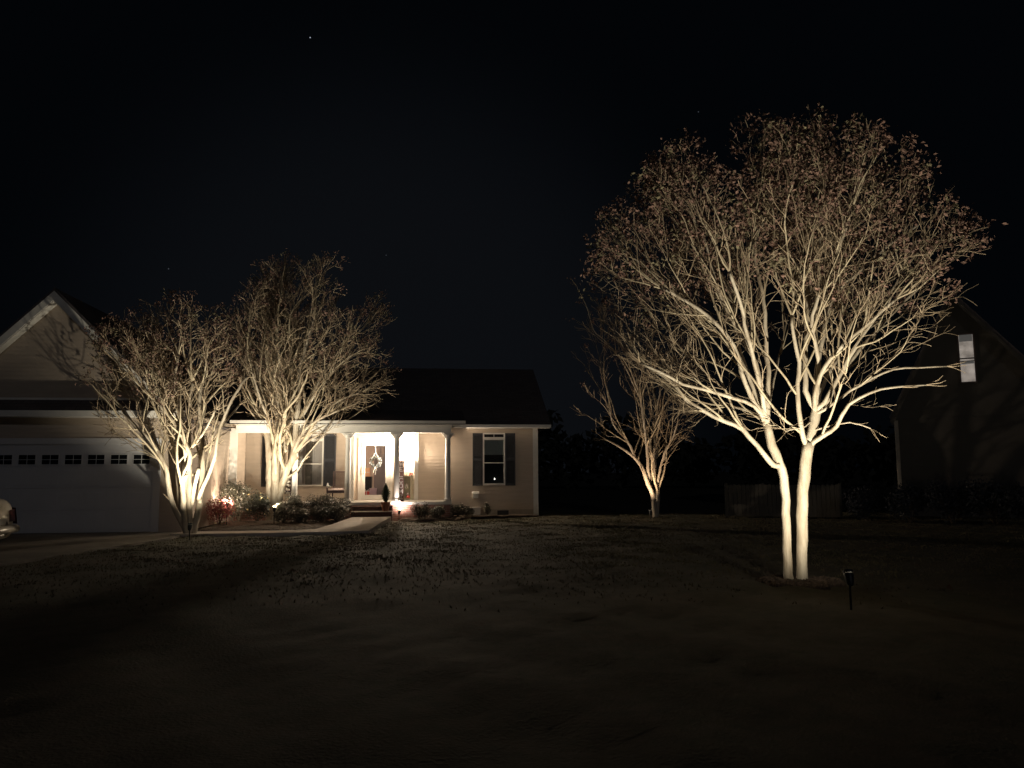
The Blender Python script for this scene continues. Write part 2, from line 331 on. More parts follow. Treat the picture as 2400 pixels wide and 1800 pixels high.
for s in (-1, 1):
    hw = 3.60; q = MB(); q.prism([(GC, e-.004), (GC+s*hw, e-.004-hw*slope), (GC+s*hw, e-.25-hw*slope), (GC, e-.25)][::-s], GV-.345, GV-.315); q.obj('rake_board', M['trim'], house, bevel=.004)
    q = MB(); q.prism([(GC, e-.26), (GC+s*hw, e-.26-hw*slope), (GC+s*hw, e-.285-hw*slope), (GC, e-.285)][::-s], GV-.312, GV-.016); q.obj('rake_soffit', M['trim'], house)
part('garage_fascia', 'trim', (GU0-.3, GU1+.1, GV-.54, GV-.505, 3.16, 3.33), bevel=.004)
part('garage_soffit', 'trim', (GU0, GU1, GV-.50, GV-.02, 3.16, 3.18)); part('frieze_board', 'trim', (GU0-.05, GU1, GV-.045, GV-.017, 3.60, 3.72))
part('fascia', 'trim', (-3.26, .47, -.46, -.424, 3.24, 3.36), bevel=.004); part('soffit', 'trim', (-3.26, .44, -.42, -.016, 3.245, 3.265)); part('end_fascia', 'trim', (.44, .47, -.42, 8.8, 3.245, 3.36))
part('corner_board', 'trim', (-.16, .03, -.035, -.016, .02, 3.24), (.016, .035, -.016, .16, .02, 3.24), bevel=.003)
part('porch_fascia', 'trim', (-10.75, -2.79, -1.90, -1.862, 3.30, 3.40), bevel=.004)
part('porch_beam', 'trim', (-10.6, -3.28, -1.64, -1.44, 2.99, 3.24), bevel=.004); part('porch_frieze', 'trim', (-10.6, -3.22, -1.86, -1.42, 3.245, 3.27)); part('side_beam', 'trim', (-3.46, -3.28, -1.439, -.02, 2.99, 3.24))
part('porch_ceiling', 'trim', (-10.6, -3.28, -1.42, -.03, CE, CE+.02), (AL+.02, AR-.02, -.028, AV-.02, CE, CE+.02))
part('corner_board', 'trim', (AR-.016, AR+.10, -.035, -.016, FL, CE), (AR-.045, AR-.016, -.034, .10, FL, CE))
part('corner_board', 'trim', (AL-.10, AL+.016, -.035, -.016, FL, CE), (AL+.016, AL+.045, -.034, .10, FL, CE))
part('corner_board', 'trim', (-10.87, -10.60, -1.33, -1.302, .2, 3.16))
pf = MB(); pf.box(-10.6, -3.25, -1.6, -.02, .50, FL); pf.box(AL+.02, AR-.02, -.018, AV-.02, .50, FL); pf.obj('porch_floor', M['trim'], house, bevel=.006)
fb = MB(); fb.box(-10.6, -3.30, -1.52, -1.40, -.1, .497); fb.box(-3.42, -3.30, -1.39, -.02, -.1, .497); fb.obj('porch_foundation', M['brick'], house)
fo = MB(); fo.box(-3.28, 0, -.012, .10, -.1, .238); fo.box(-.1, .012, .11, 8, -.1, .238); fo.obj('foundation', M['block'], house)
for u in (-1.30, -2.95):
    vt = MB(); vt.box(u-.21, u+.21, -.03, -.014, .03, .2)
    for k in range(4): vt.box(u-.19, u+.19, -.04, -.031, .045+k*.038, .062+k*.038)
    vt.obj('foundation_vent', M['black'], house)
# steps of dark brick
st = MB(); st.box(-6.62, -5.28, -2.0, -1.61, .0, .46); st.box(-6.62, -5.28, -2.36, -2.003, .0, .30); st.obj('steps', M['dkbrick'], house)
tr2 = MB(); tr2.box(-6.63, -5.27, -2.38, -2.004, .303, .325); tr2.obj('step_tread', M['concrete'], house)
tr2 = MB(); tr2.box(-6.63, -5.27, -2.01, -1.615, .463, .485); tr2.obj('step_tread', M['dkbrick'], house)
# columns
for u in (-8.62, -6.84, -5.17, -3.39):
    c = MB(); uu = u
    c.lathe([(.115, FL), (.115, FL+.05), (.13, FL+.07), (.13, FL+.10), (.10, FL+.13), (.095, FL+.9), (.088, 2.80), (.105, 2.83), (.105, 2.87), (.125, 2.90), (.125, 2.93)], uu, -1.52, 24)
    c.box(uu-.15, uu+.15, -1.67, -1.37, FL+.001, FL+.045); c.box(uu-.14, uu+.14, -1.66, -1.38, 2.93, 2.988)
    for s in (-1, 1): c.prism([(uu+s*.10, 2.985), (uu+s*.24, 2.985), (uu+s*.135, 2.86), (uu+s*.10, 2.80)][::s], -1.56, -1.48)
    c.obj('column', M['trim'], house, smooth=False)
# windows
def window(u0, u1, z0, z1, kind):
    um = (u0+u1)/2
    f = MB(); F = .05
    f.box(u0, u0+F, -.06, -.016, z0, z1).box(u1-F, u1, -.06, -.016, z0, z1).box(u0+F, u1-F, -.06, -.016, z1-F, z1).box(u0+F, u1-F, -.07, -.016, z0, z0+.04)
    zt = z1-.16; zb = zt-.10; zc = z0+(zb-z0)*.49
    f.box(u0+F, u1-F, -.055, -.02, zb, zt); f.box(um-.01, um+.01, -.05, -.02, zt, z1-F)
    f.box(u0+F, u1-F, -.052, -.02, zc-.02, zc+.02)
    fr = f.obj('window', M['trim'], house, bevel=.003)
    p = MB(); p.add([(u0+F, -.032, z0+.04), (u1-F, -.032, z0+.04), (u1-F, -.032, z1-F), (u0+F, -.032, z1-F)], [(0, 1, 2, 3)]); p.obj('pane', M['glass'], fr)
    r = MB(); r.box(u0+F, u1-F, -.0155, -.0145, z0+.04, z1-F); r.obj('dark_interior', M['room'], fr)
    if kind == 'blind':
        b = MB(); b.box(u0+F, u1-F, -.024, -.018, zc+.30, zb); b.obj('blind', M['blind'], fr)
        s = MB(); s.box(u0+F, u1-F, -.026, -.017, z0+.04, z0+.07); s.obj('inner_sill', M['trim'], fr)
        c = MB(); c.lathe([(.004, z0+.20), (.010, z0+.225), (.008, z0+.25), (.002, z0+.27)], um+.02, -.027, 8); c.obj('window_glint', M['glint'], fr)  # reflected dot on the lower pane, added as a small glowing shape
    else:
        c = MB()
        for a, b_ in ((u0+F, u0+F+.30), (u1-F-.34, u1-F)):
            n = 14; vs = []
            for i in range(n+1):
                t = a+(b_-a)*i/n; y = -.021+.004*math.sin(i*2.4); vs += [(t, y, z0+.05), (t, y, zb)]
            c.add(vs, [(2*i, 2*i+2, 2*i+3, 2*i+1) for i in range(n)])
        c.obj('curtain', M['curtain'], fr)
        b = MB(); b.box(u0+F+.3, u1-F-.34, -.0185, -.0165, z0+.05, zb); b.obj('sheer', mat('sheer curtain', (.17, .155, .135), .9, var=.15, scale=5, stretch=(6, 1, .1)), fr)
        b = MB(); b.box(u0+F, u1-F, -.024, -.0165, zt, z1-F); b.obj('valance', M['curtain'], fr)
def shutter(u0, u1, z0, z1):
    s = MB(); s.box(u0, u0+.05, -.06, -.016, z0, z1).box(u1-.05, u1, -.06, -.016, z0, z1)
    for zz in (z0, (z0+z1)/2-.04, z1-.08): s.box(u0+.05, u1-.05, -.058, -.016, zz, zz+.08)
    z = z0+.09
    while z < z1-.1:
        if abs(z-(z0+z1)/2) > .06: s.add([(u0+.05, -.05, z), (u1-.05, -.05, z), (u1-.05, -.025, z+.035), (u0+.05, -.025, z+.035)], [(0, 1, 2, 3)])
        z += .04
    s.box(u0+.05, u1-.05, -.022, -.016, z0+.08, z1-.08); s.obj('shutter', M['shutter'], house)
window(-2.045, -1.215, 1.13, 3.07, 'blind'); shutter(-2.43, -2.05, 1.11, 3.06); shutter(-1.21, -.83, 1.11, 3.06)
window(-8.84, -7.86, 1.15, 3.02, 'curtain'); window(-9.83, -8.85, 1.15, 3.02, 'curtain'); shutter(-10.04, -9.84, 1.13, 3.03); shutter(-7.85, -7.42, 1.13, 3.03)
# meter box, vent hood, hose box on the right wall
b = MB(); b.box(-2.42, -2.22, -.12, -.016, .66, .88); b.prism([(-.16, .84), (-.016, .90), (-.016, .88), (-.16, .82)], -2.44, -2.2, 'x'); b.obj('dryer_vent', M['trim'], house)
b = MB(); b.box(-2.43, -2.15, -.22, -.03, 0.0, .30); b.box(-2.45, -2.13, -.24, -.02, .301, .33); b.obj('utility_box', M['trim'], house, bevel=.01)
# garage door
gd = MB(); gz = 2.42/4; D0, D1 = -16.62, -11.70
for r in range(4): gd.box(D0, D1, GV+.02, GV+.06, r*gz+.02+.0015, (r+1)*gz+.0185)
gdo = gd.obj('garage_door', M['door_white'], house, bevel=.006)
tb = MB(); tb.box(D1, D1+.20, GV-.04, GV+.08, 0, 2.60).box(D0-.2, D0, GV-.04, GV+.08, 0, 2.60).box(D0, D1, GV-.04, GV+.08, 2.43, 2.60); tb.obj('garage_door_frame', M['door_white'], house)
for r in range(3):
    pn = MB()
    for k in range(8):
        c = D1-.30-k*.614
        pn.box(c-.26, c+.26, GV+.012, GV+.0195, r*gz+.10, r*gz+.50)
    pn.obj('raised_panel', M['door_white'], gdo, bevel=.005)
for k in range(8):
    c = -12.035-k*.6; z0, z1 = 1.885, 2.14
    f = MB(); f.box(c-.235, c+.235, GV+.0, GV+.0195, z0-.02, z0).box(c-.235, c+.235, GV, GV+.0195, z1, z1+.02).box(c-.235, c-.215, GV, GV+.0195, z0, z1).box(c+.215, c+.235, GV, GV+.0195, z0, z1)
    f.box(c-.006, c+.006, GV+.003, GV+.0195, z0, z1).box(c-.215, c+.215, GV+.003, GV+.0195, (z0+z1)/2-.006, (z0+z1)/2+.006)
    fo_ = f.obj('garage_window', M['door_white'], gdo)
    f = MB(); f.box(c-.214, c+.214, GV+.010, GV+.0185, z0+.001, z1-.001); f.obj('pane', M['carglass'], fo_)
# storm door with full glass, casing, dark entry door ajar behind
dr = MB(); dr.box(-6.57, -6.43, AV-.07, AV-.02, FL+.01, 2.78).box(-5.67, -5.52, AV-.07, AV-.02, FL+.01, 2.78).box(-6.43, -5.67, AV-.07, AV-.02, 2.63, 2.78).box(-6.43, -5.67, AV-.07, AV-.02, FL+.01, .78)
sd = dr.obj('storm_door', M['trim'], house, bevel=.004)
p = MB(); p.add([(-6.43, AV-.045, .78), (-5.67, AV-.045, .78), (-5.67, AV-.045, 2.63), (-6.43, AV-.045, 2.63)], [(0, 1, 2, 3)]); p.obj('pane', M['glass'], sd)
p = MB(); p.tube([(-6.50, AV-.10, 1.55), (-6.50, AV-.12, 1.6), (-6.50, AV-.12, 1.78), (-6.50, AV-.10, 1.83)], .012, 8); p.obj('handle', M['black'], sd)
dc = MB(); dc.box(-6.69, -6.575, AV-.05, AV-.015, FL, 2.90).box(-5.515, -5.40, AV-.05, AV-.015, FL, 2.90).box(-6.575, -5.515, AV-.05, AV-.015, 2.785, 2.90); dc.obj('door_casing', M['trim'], house)
en = MB(); hx, hy = -5.44, AV+.14; a = R(42)
def ent(l, z, o=0): return (hx-l*math.cos(a)-o*math.sin(a), hy+l*math.sin(a)-o*math.cos(a), z)
en.add([ent(0, FL), ent(.92, FL), ent(.92, 2.74), ent(0, 2.74), ent(0, FL, .045), ent(.92, FL, .045), ent(.92, 2.74, .045), ent(0, 2.74, .045)], [(0, 1, 2, 3), (4, 7, 6, 5), (0, 4, 5, 1), (1, 5, 6, 2), (2, 6, 7, 3), (3, 7, 4, 0)])
for k in range(2): en.add([ent(.12+k*.4, .8, .052), ent(.44+k*.4, .8, .052), ent(.44+k*.4, 2.1, .052), ent(.12+k*.4, 2.1, .052)], [(0, 3, 2, 1)])
eo = en.obj('entry_door', M['entry'], house)
for k in range(3):
    q = MB(); l0 = .12+k*.24; q.add([ent(l0, 2.32, .05), ent(l0+.17, 2.32, .05), ent(l0+.17, 2.58, .05), ent(l0, 2.58, .05)], [(0, 3, 2, 1)]); q.obj('door_lite', mat('frosted lite', (.30, .24, .21), .3), eo)
q = MB(); q.tube([ent(.85, 1.55, .05), ent(.85, 1.55, .11), ent(.76, 1.55, .12)], .014, 8); q.obj('handle', M['rim'], eo)
ih = MB(); ih.box(-7.3, -5.0, AV+3.1, AV+3.2, FL, 3.05).box(-7.4, -7.3, AV+.13, AV+3.2, FL, 3.05).box(-5.0, -4.9, AV+.13, AV+3.2, FL, 3.05).box(-7.3, -5.0, AV+.13, AV+3.1, FL-.1, FL).box(-7.3, -5.0, AV+.13, AV+3.1, 2.95, 3.05); ih.obj('hallway', M['roomwall'], house)
q = MB(); q.lathe([(.05, 2.86), (.13, 2.88), (.15, 2.949)], -6.6, AV+1.0, 16); q.obj('hall_ceiling_lamp', M['litwin'], house); lamp('POINT', house, (-6.6, AV+1.0, 2.80), 85, (1, .80, .62), size=.08)

# ------------------------------------------------------------------ hanging porch lantern
LV = Vector((-4.93, -.06, 2.40)); lp = HP(LV.x, LV.y)
lan = thing('porch_lantern', 'glowing glass lantern hanging on a chain under the porch ceiling beside the front door', 'lantern', (lp.x, lp.y, LV.z), TH)
m = MB(); m.tube([(0, 0, .17), (0, 0, CE-LV.z)], .006, 6); m.lathe([(.05, CE-LV.z-.02), (.05, CE-LV.z)], 0, 0, 16); m.obj('chain', M['black'], lan)
m = MB()
for sx in (-1, 1):
    for sy in (-1, 1): m.tube([(sx*.07, sy*.07, -.15), (sx*.09, sy*.09, .12)], .006, 5)
m.lathe([(.13, .12), (.09, .15), (.02, .18)], 0, 0, 8); m.lathe([(.10, -.165), (.10, -.15)], 0, 0, 8); m.obj('frame', M['black'], lan)
m = MB(); m.lathe([(.01, -.06), (.035, -.03), (.045, .02), (.03, .07), (.012, .10)], 0, 0, 14); m.obj('bulb', M['bulb'], lan, smooth=True)
lamp('POINT', lan, (0, 0, -.12), 1700, (1, .80, .58), size=.045)

# ------------------------------------------------------------------ porch things
def at(name, label, cat, u, v, z, rz=0, group=None):
    p = HP(u, v); return thing(name, label, cat, (p.x, p.y, z), TH+rz, group)
# armchair with slatted back
def chair(o):
    m = MB(); m.box(-.17, .24, .16, .20, 1.03, 1.07).box(-.19, -.15, .16, .20, .30, 1.07).box(.23, .27, .16, .20, .30, 1.07).box(-.15, .23, .16, .20, .42, .46)
    for k in range(11): m.box(-.135+k*.034, -.115+k*.034, .17, .19, .46, 1.03)
    m.obj('backrest', M['slat'], o, bevel=.004)
    m = MB(); m.box(-.34, .30, -.30, .155, .30, .40); m.obj('seat', M['dark'], o, bevel=.008)
    m = MB(); vs = []; nx, ny = 14, 8
    for j in range(ny+1):
        for i in range(nx+1):
            x = -.27+.55*i/nx; y = -.30+.44*j/ny; e_ = min(i, nx-i, 2)/2*min(j, ny-j, 2)/2
            vs.append((x, y, .41+e_*(.055+.018*math.sin(i*1.4)*math.cos(j))))
    m.add(vs, [(j*(nx+1)+i, j*(nx+1)+i+1, (j+1)*(nx+1)+i+1, (j+1)*(nx+1)+i) for j in range(ny) for i in range(nx)]); m.obj('cushion', M['cushion'], o, smooth=True)
    for x, y in ((-.35, -.30), (-.21, .155), (.28, -.30), (.26, .155)):
        m = MB(); m.box(x, x+.045, y, y+.04, 0, .30 if y > 0 else .46); m.obj('leg', M['dark'], o, bevel=.003)
    for x in (-.36, .27):
        m = MB(); m.box(x, x+.07, -.33, .158, .461, .50); m.obj('armrest', M['slat'], o, bevel=.004)
ch = at('porch_chair', 'dark slat back armchair with pale cushion on the porch left of the front door', 'chair', -7.27, -.62, FL); chair(ch)
ch2 = at('porch_chair', 'dark armchair on the porch half hidden behind the multi trunk tree', 'chair', -9.15, -.62, FL); chair(ch2)
bd = at('bird_ornament', 'small white bird figure perched on the arm of the porch chair', 'ornament', -7.60, -.80, FL+.502)
m = MB(); m.lathe([(.01, 0), (.03, .02), (.045, .06), (.03, .10), (.02, .115), (.026, .14), (.005, .165)], 0, 0, 10); m.obj('body', M['ribbon'], bd, smooth=True)
m = MB(); m.tube([(.03, 0, .06), (.12, 0, .03)], [.022, .008], 6); m.obj('tail', M['ribbon'], bd)
# leaning sign with vertical lettering
sg = at('porch_sign', 'tall narrow dark board lettered WELCOME leaning beside the second column from the right', 'sign', -5.02, -1.28, FL)
m = MB(); m.box(-.09, .10, 0, .025, 0, 1.43); m.obj('board', mat('dark sign board', (.13, .07, .065), .7, var=.3, scale=6, stretch=(1, 1, .2)), sg, bevel=.003)
GL = {'W': [[(0, 1), (.25, 0), (.5, .7), (.75, 0), (1, 1)]], 'E': [[(1, 1), (0, 1), (0, 0), (1, 0)], [(0, .5), (.8, .5)]], 'L': [[(0, 1), (0, 0), (1, 0)]],
      'C': [[(1, .85), (.75, 1), (.25, 1), (0, .75), (0, .25), (.25, 0), (.75, 0), (1, .15)]], 'O': [[(.25, 0), (0, .25), (0, .75), (.25, 1), (.75, 1), (1, .75), (1, .25), (.75, 0), (.25, 0)]],
      'M': [[(0, 0), (0, 1), (.5, .35), (1, 1), (1, 0)]]}
def stroke(mb, pts, hw, y0, y1):
    for a, b in zip(pts[:-1], pts[1:]):
        d = Vector((b[0]-a[0], b[1]-a[1])); L = d.length; d /= L; n = Vector((-d.y, d.x))*hw; a_ = Vector(a)-d*hw*.6; b_ = Vector(b)+d*hw*.6
        q = [a_-n, b_-n, b_+n, a_+n]; mb.prism([(p.x, p.y) for p in q], y0, y1)
m = MB()
for k, chh in enumerate('WELCOME'):
    zb = 1.43-.175-k*.193
    for j, s in enumerate(GL[chh]): stroke(m, [(-.055+x*.11, zb+y*.135) for x, y in s], .012, -.004-.0012*(k % 2)-.0006*j, .001)
m.obj('lettering', M['ribbon'], sg)
# display shelf
sh = at('display_shelf', 'small grey green open shelf unit standing right of the front door', 'shelf', -4.82, .55, FL)
m = MB(); m.box(-.20, -.17, -.12, .12, 0, .86).box(.10, .22, -.12, .12, 0, .86).box(-.17, .10, .10, .12, 0, .86); m.obj('side_panel', M['shelf'], sh, bevel=.003)
m = MB(); m.box(-.22, .24, -.14, .13, .861, .89); m.obj('top', M['shelf'], sh)
for zz in (.42, .03): m = MB(); m.box(-.169, .099, -.115, .099, zz, zz+.025); m.obj('shelf_board', M['shelf'], sh)
ho = at('house_ornament', 'little white house ornament on the middle board of the display shelf', 'ornament', -4.87, .53, FL+.446)
m = MB(); m.prism([(-.05, 0), (.05, 0), (.05, .10), (0, .17), (-.05, .10)], -.04, .04); m.obj('body', M['trim'], ho); m = MB(); m.box(-.012, .012, -.043, -.041, .0, .05); m.obj('door', M['dark'], ho)
rp = at('red_ornament', 'red and pink toy ornament on the lowest board of the display shelf', 'ornament', -4.80, .50, FL+.056)
m = MB(); m.lathe([(.03, 0), (.07, .03), (.07, .08), (.03, .11)], 0, 0, 12); m.obj('base', M['red'], rp, smooth=True); m = MB(); m.lathe([(.02, .111), (.045, .14), (.035, .18), (.01, .2)], -.02, 0, 10); m.obj('head', M['pink'], rp, smooth=True)
fl = at('flower_stake', 'red flower on a thin stem standing in front of the display shelf', 'flower', -4.72, .34, FL)
m = MB(); m.cyl(0, 0, 0, .93, .008, 6); m.lathe([(.06, 0), (.06, .02)], 0, 0, 12); m.obj('stem', M['shelf'], fl)
m = MB()
for k in range(26): m.leaf((random.gauss(0, .04), random.gauss(0, .03), .96+random.gauss(0, .025)), .04)
m.obj('petals', M['red'], fl)
# wreath on the storm door glass
wr = at('wreath', 'round pale wreath with a white ribbon hanging on the glass storm door', 'wreath', -6.05, AV-.10, 2.02)
m = MB()
for k in range(420):
    a = random.uniform(0, 6.28); r = .175+random.gauss(0, .03); m.leaf((r*math.cos(a), random.gauss(0, .02), r*math.sin(a)), .03)
m.obj('leaves', mat('wreath leaves', (.05, .055, .045), .7, var=.5, scale=12), wr)
m = MB()
for k in range(110):
    a = random.gauss(-.9, 1.5); r = .18+random.gauss(0, .03); m.leaf((r*math.cos(a), -.03+random.gauss(0, .015), r*math.sin(a)), .03, asp=.9)
m.obj('blossoms', mat('wreath blossoms', (.20, .22, .24), .7), wr)
m = MB(); m.tube([(-.12, -.01, .14), (0, -.01, .36), (.12, -.01, .14)], .012, 5); m.tube([(0, -.005, .36), (0, .02, .72)], .008, 5)
m.obj('ribbon', M['ribbon'], wr); m = MB()
for k in range(5): m.tube([(0, -.03, -.18), (random.uniform(-.1, .1), -.03, -.28-.05*k)], .009, 4)
m.obj('bow_tails', M['ribbon'], wr)
# in the hallway
cbx = at('console_cabinet', 'black cabinet seen through the glass storm door', 'cabinet', -6.75, AV+1.9, FL)
m = MB(); m.box(-.45, .45, -.2, .2, .72, .86); m.box(-.45, -.40, -.2, .2, 0, .72); m.box(.40, .45, -.2, .2, 0, .72); m.box(-.40, .40, -.15, .18, .30, .72); m.obj('body', M['black'], cbx, bevel=.005)
for k in (-1, 1): m = MB(); m.box(k*.2-.17, k*.2+.17, -.165, -.152, .34, .68); m.obj('drawer', M['black'], cbx)
gb = at('gift_bag', 'lilac gift bag standing inside the glass storm door', 'gift bag', -6.16, AV+.55, FL)
m = MB(); m.prism([(-.12, 0), (.12, 0), (.14, .42), (-.14, .42)], -.07, .07); m.obj('bag', M['pink'], gb); m = MB(); m.tube([(-.05, -.07, .42), (0, -.07, .52), (.05, -.07, .42)], .006, 5); m.obj('handle', M['ribbon'], gb)
gp = at('wrapped_present', 'red wrapped present with a white bow inside the glass storm door', 'present', -6.40, AV+.45, FL)
m = MB(); m.box(-.12, .11, -.1, .1, 0, .30); m.obj('box', M['red'], gp, bevel=.006)
m = MB(); m.box(-.015, .015, -.104, .104, .0, .304); m.box(-.124, .114, -.015, .015, .0, .306)
for s in (-1, 1): m.tube([(0, 0, .31), (s*.07, 0, .38), (s*.09, 0, .33), (0, 0, .31)], .012, 5)
m.obj('bow', M['ribbon'], gp)
bx = at('cardboard_box', 'tan cardboard box on the black cabinet behind the glass storm door', 'box', -6.72, AV+1.9, FL+.862)
m = MB(); m.box(-.28, .34, -.15, .15, 0, .34); m.obj('carton', M['tan'], bx, bevel=.004); m = MB(); m.box(-.28, .34, -.152, -.1505, .15, .19); m.obj('tape', M['roomwall'], bx)
# potted dwarf conifer on the lower step
pt = at('potted_conifer', 'dark cone shaped conifer in a terracotta pot on the right end of the porch steps', 'potted plant', -5.50, -2.18, .326)
m = MB(); m.lathe([(.10, 0), (.115, .06), (.15, .25), (.165, .26), (.165, .30), (.14, .30)], 0, 0, 18); m.obj('pot', M['terra'], pt, smooth=False)
m = MB()
for k in range(1500):
    t = random.random()**.8; z = .30+.62*t; r = (.155*math.sin(min(1, (t+.12)*1.8)*1.57) if t < .5 else .155*(1-t)/.5+.01)*random.uniform(.5, 1.05); a = random.uniform(0, 6.28)
    m.leaf((r*math.cos(a), r*math.sin(a), z), .022, Vector((math.cos(a), math.sin(a), random.uniform(-.3, .8))))
m.obj('foliage', M['conif'], pt); m = MB(); m.cyl(0, 0, .28, .8, .014, 6); m.obj('trunk', M['stem'], pt)
# flower garland hanging by the leftmost porch column
ga = at('hanging_garland', 'string of pale blossoms hanging beside the leftmost porch column', 'garland', -8.82, -1.62, .62)
m = MB(); m.tube([(0, 0, 0), (.01, 0, 1.2), (.0, 0, 2.36)], .005, 4); m.obj('cord', M['stem'], ga)
m = MB()
for k in range(10):
    for j in range(14): m.leaf((random.gauss(0, .035), random.gauss(0, .02), .06+k*.13+random.gauss(0, .02)), .034, asp=.8)
m.obj('blossoms', M['pale'], ga)

# ------------------------------------------------------------------ TREES
class Tree:
    def __init__(s, name, label, base, centre, radii, seed, group, P):
        s.rng = random.Random(seed); s.base = Vector(base); s.c = Vector(centre); s.r = radii; s.P = P
        s.trunk = MB(); s.br = MB(); s.tw = MB(); s.lf = MB(); s.lf2 = MB(); s.root = thing(name, label, 'tree', base, 0, group); s.n = 0
        s.T = lambda p: Vector(p)-s.base
    def reach(s, p, d):      # distance from p along d to the crown surface
        q = Vector(((p[i]-s.c[i])/s.r[i] for i in range(3))); e = Vector((d[i]/s.r[i] for i in range(3)))
        A = e.dot(e); B = 2*q.dot(e); C = q.dot(q)-1; D = B*B-4*A*C
        return 0 if D < 0 else max(0, (-B+math.sqrt(D))/(2*A))
    def jit(s, d, a):
        v = d+Vector((s.rng.gauss(0, a), s.rng.gauss(0, a), s.rng.gauss(0, a))); return v.normalized()
    def side(s, d, ang):
        o = Matrix.Rotation(s.rng.uniform(0, 6.28), 3, d) @ d.orthogonal().normalized(); return (d*math.cos(ang)+o*math.sin(ang)).normalized()
    def limb(s, pts, r0, r1, grow=True, cont=True):
        # smooth the traced joints
        P = [Vector(p) for p in pts]; Q = [P[0]]
        for i in range(len(P)-1):
            a, b = P[i], P[i+1]; pa = P[max(i-1, 0)]; pb = P[min(i+2, len(P)-1)]; n = max(2, int((b-a).length/.14))
            for k in range(1, n+1):
                t = k/n; Q.append(.5*((2*a)+(b-pa)*t+(2*pa-5*a+4*b-pb)*t*t+(3*a-pa-3*b+pb)*t**3)+Vector((s.rng.gauss(0, .006), s.rng.gauss(0, .006), 0)))
        n = len(Q); r1 *= 1.2; rad = [(r0+(r1-r0)*(i/(n-1)))*s.rng.uniform(.95, 1.06)*(1+.16*math.exp(-max(0, Q[i].z)/.10)) for i in range(n)]
        s.trunk.tube([s.T(q) for q in Q], rad, 10)
        if grow:
            for i in range(int(n*.25), n):
                if s.rng.random() < s.P.get('side', .55):
                    d = (Q[i]-Q[i-1]).normalized(); s.shoot(Q[i], s.side(d, R(s.rng.uniform(18, 48))), rad[i]*.58, 1, s.rng.uniform(.5, .95))
        if cont:
            d = (Q[-1]-Q[-2]).normalized()
            for k in range(s.P.get('fork', 3)): s.shoot(Q[-1], s.side(d, R(s.rng.uniform(5, 26))), r1*s.rng.uniform(.65, .85), 1, 1)
        return Q
    def shoot(s, p, d, r, lev, frac):
        P = s.P; 
        if lev == 1: az_ = math.atan2(d.y, d.x); L = s.reach(p, d)*frac*s.rng.uniform(.75, 1.0)*(.93+.14*math.sin(3.1*az_+s.base.x)*math.sin(9*d.z+s.base.y))
        elif lev == 2: L = min(s.reach(p, d)*s.rng.uniform(.8, 1.1), s.rng.uniform(.45, 1.0)*P['len2'])
        else: L = s.rng.uniform(.35, 1)*P['len3']
        if L < .12: 
            if lev < 3: lev = 3; L = P['len3']*.7
            else: return
        seg = {1: .14, 2: .10, 3: .07}[lev]*P.get('seg', 1); n = max(2, int(L/seg)); step = L/n; pts = [p.copy()]; q = p.copy()
        r = max(r, P['rmin']*(1.6 if lev == 1 else 1)); rs = [r]; rend = max(P['rmin'], r*.35)
        for i in range(n):
            up = .035 if lev < 3 else .02
            d = s.jit(d+Vector((0, 0, up)), {1: .095, 2: .14, 3: .19}[lev]); q = q+d*step; pts.append(q.copy()); ri = r+(rend-r)*(i+1)/n; rs.append(ri)
            if lev < 3:
                t = (i+1)/n
                pr = P['p1'] if lev == 1 else P['p2']
                if t > (.22 if lev == 1 else .1) and s.rng.random() < pr:
                    s.shoot(q, s.side(d, R(s.rng.uniform(22, 52))), ri*.6, lev+1, 1)
                if t == 1:
                    for k in range(2): s.shoot(q, s.side(d, R(s.rng.uniform(8, 34))), ri*.8, lev+1, 1)
        (s.br if lev == 1 else s.tw).tube([s.T(x) for x in pts], rs, {1: 6, 2: 4, 3: 3}[lev], cap=False)
        s.n += 1
        if lev == 3 and q.z > s.P['leafz']:
            hf = min(1, max(.0, (q.z-s.P['leafz'])/s.P['leafspan'])); out_ = Vector(((q[i]-s.c[i])/s.r[i] for i in range(3))).length
            if s.rng.random() < P['leafp']*(.25+.75*hf)*(.35+.65*min(1, out_)):
                tgt = s.lf if s.rng.random() < .8 else s.lf2
                for k in range(s.rng.randint(7, 16)):
                    tgt.leaf(s.T(q)+Vector((s.rng.gauss(0, .055), s.rng.gauss(0, .055), s.rng.gauss(0, .055)))*P['lsz'], s.rng.uniform(.02, .042)*P['lsz'])
    def finish(s):
        s.trunk.obj('trunk', M['bark'], s.root, smooth=True); s.br.obj('branches', M['limb'], s.root, smooth=True)
        cr = s.tw.obj('crown', M['twig'], s.root); s.lf.obj('dry_leaves', M['pods'], cr)
        if s.lf2.v: s.lf2.obj('olive_leaves', M['pods2'], cr)
        print('TREE', s.root.name, s.n, len(s.lf.f))
GT = 'uplit bare crepe myrtle trees'
def trace(pxs, Y0, dy):
    n = len(pxs); return [W(x, y, Y0+dy*(i/(n-1))**1.2) for i, (x, y) in enumerate(pxs)]
def crownc(px, py, Y, rx, rz, ry=None):
    c = W(px, py, Y); k = Y/1800.0; return c, (rx*k, (ry or rx)*k, rz*k)
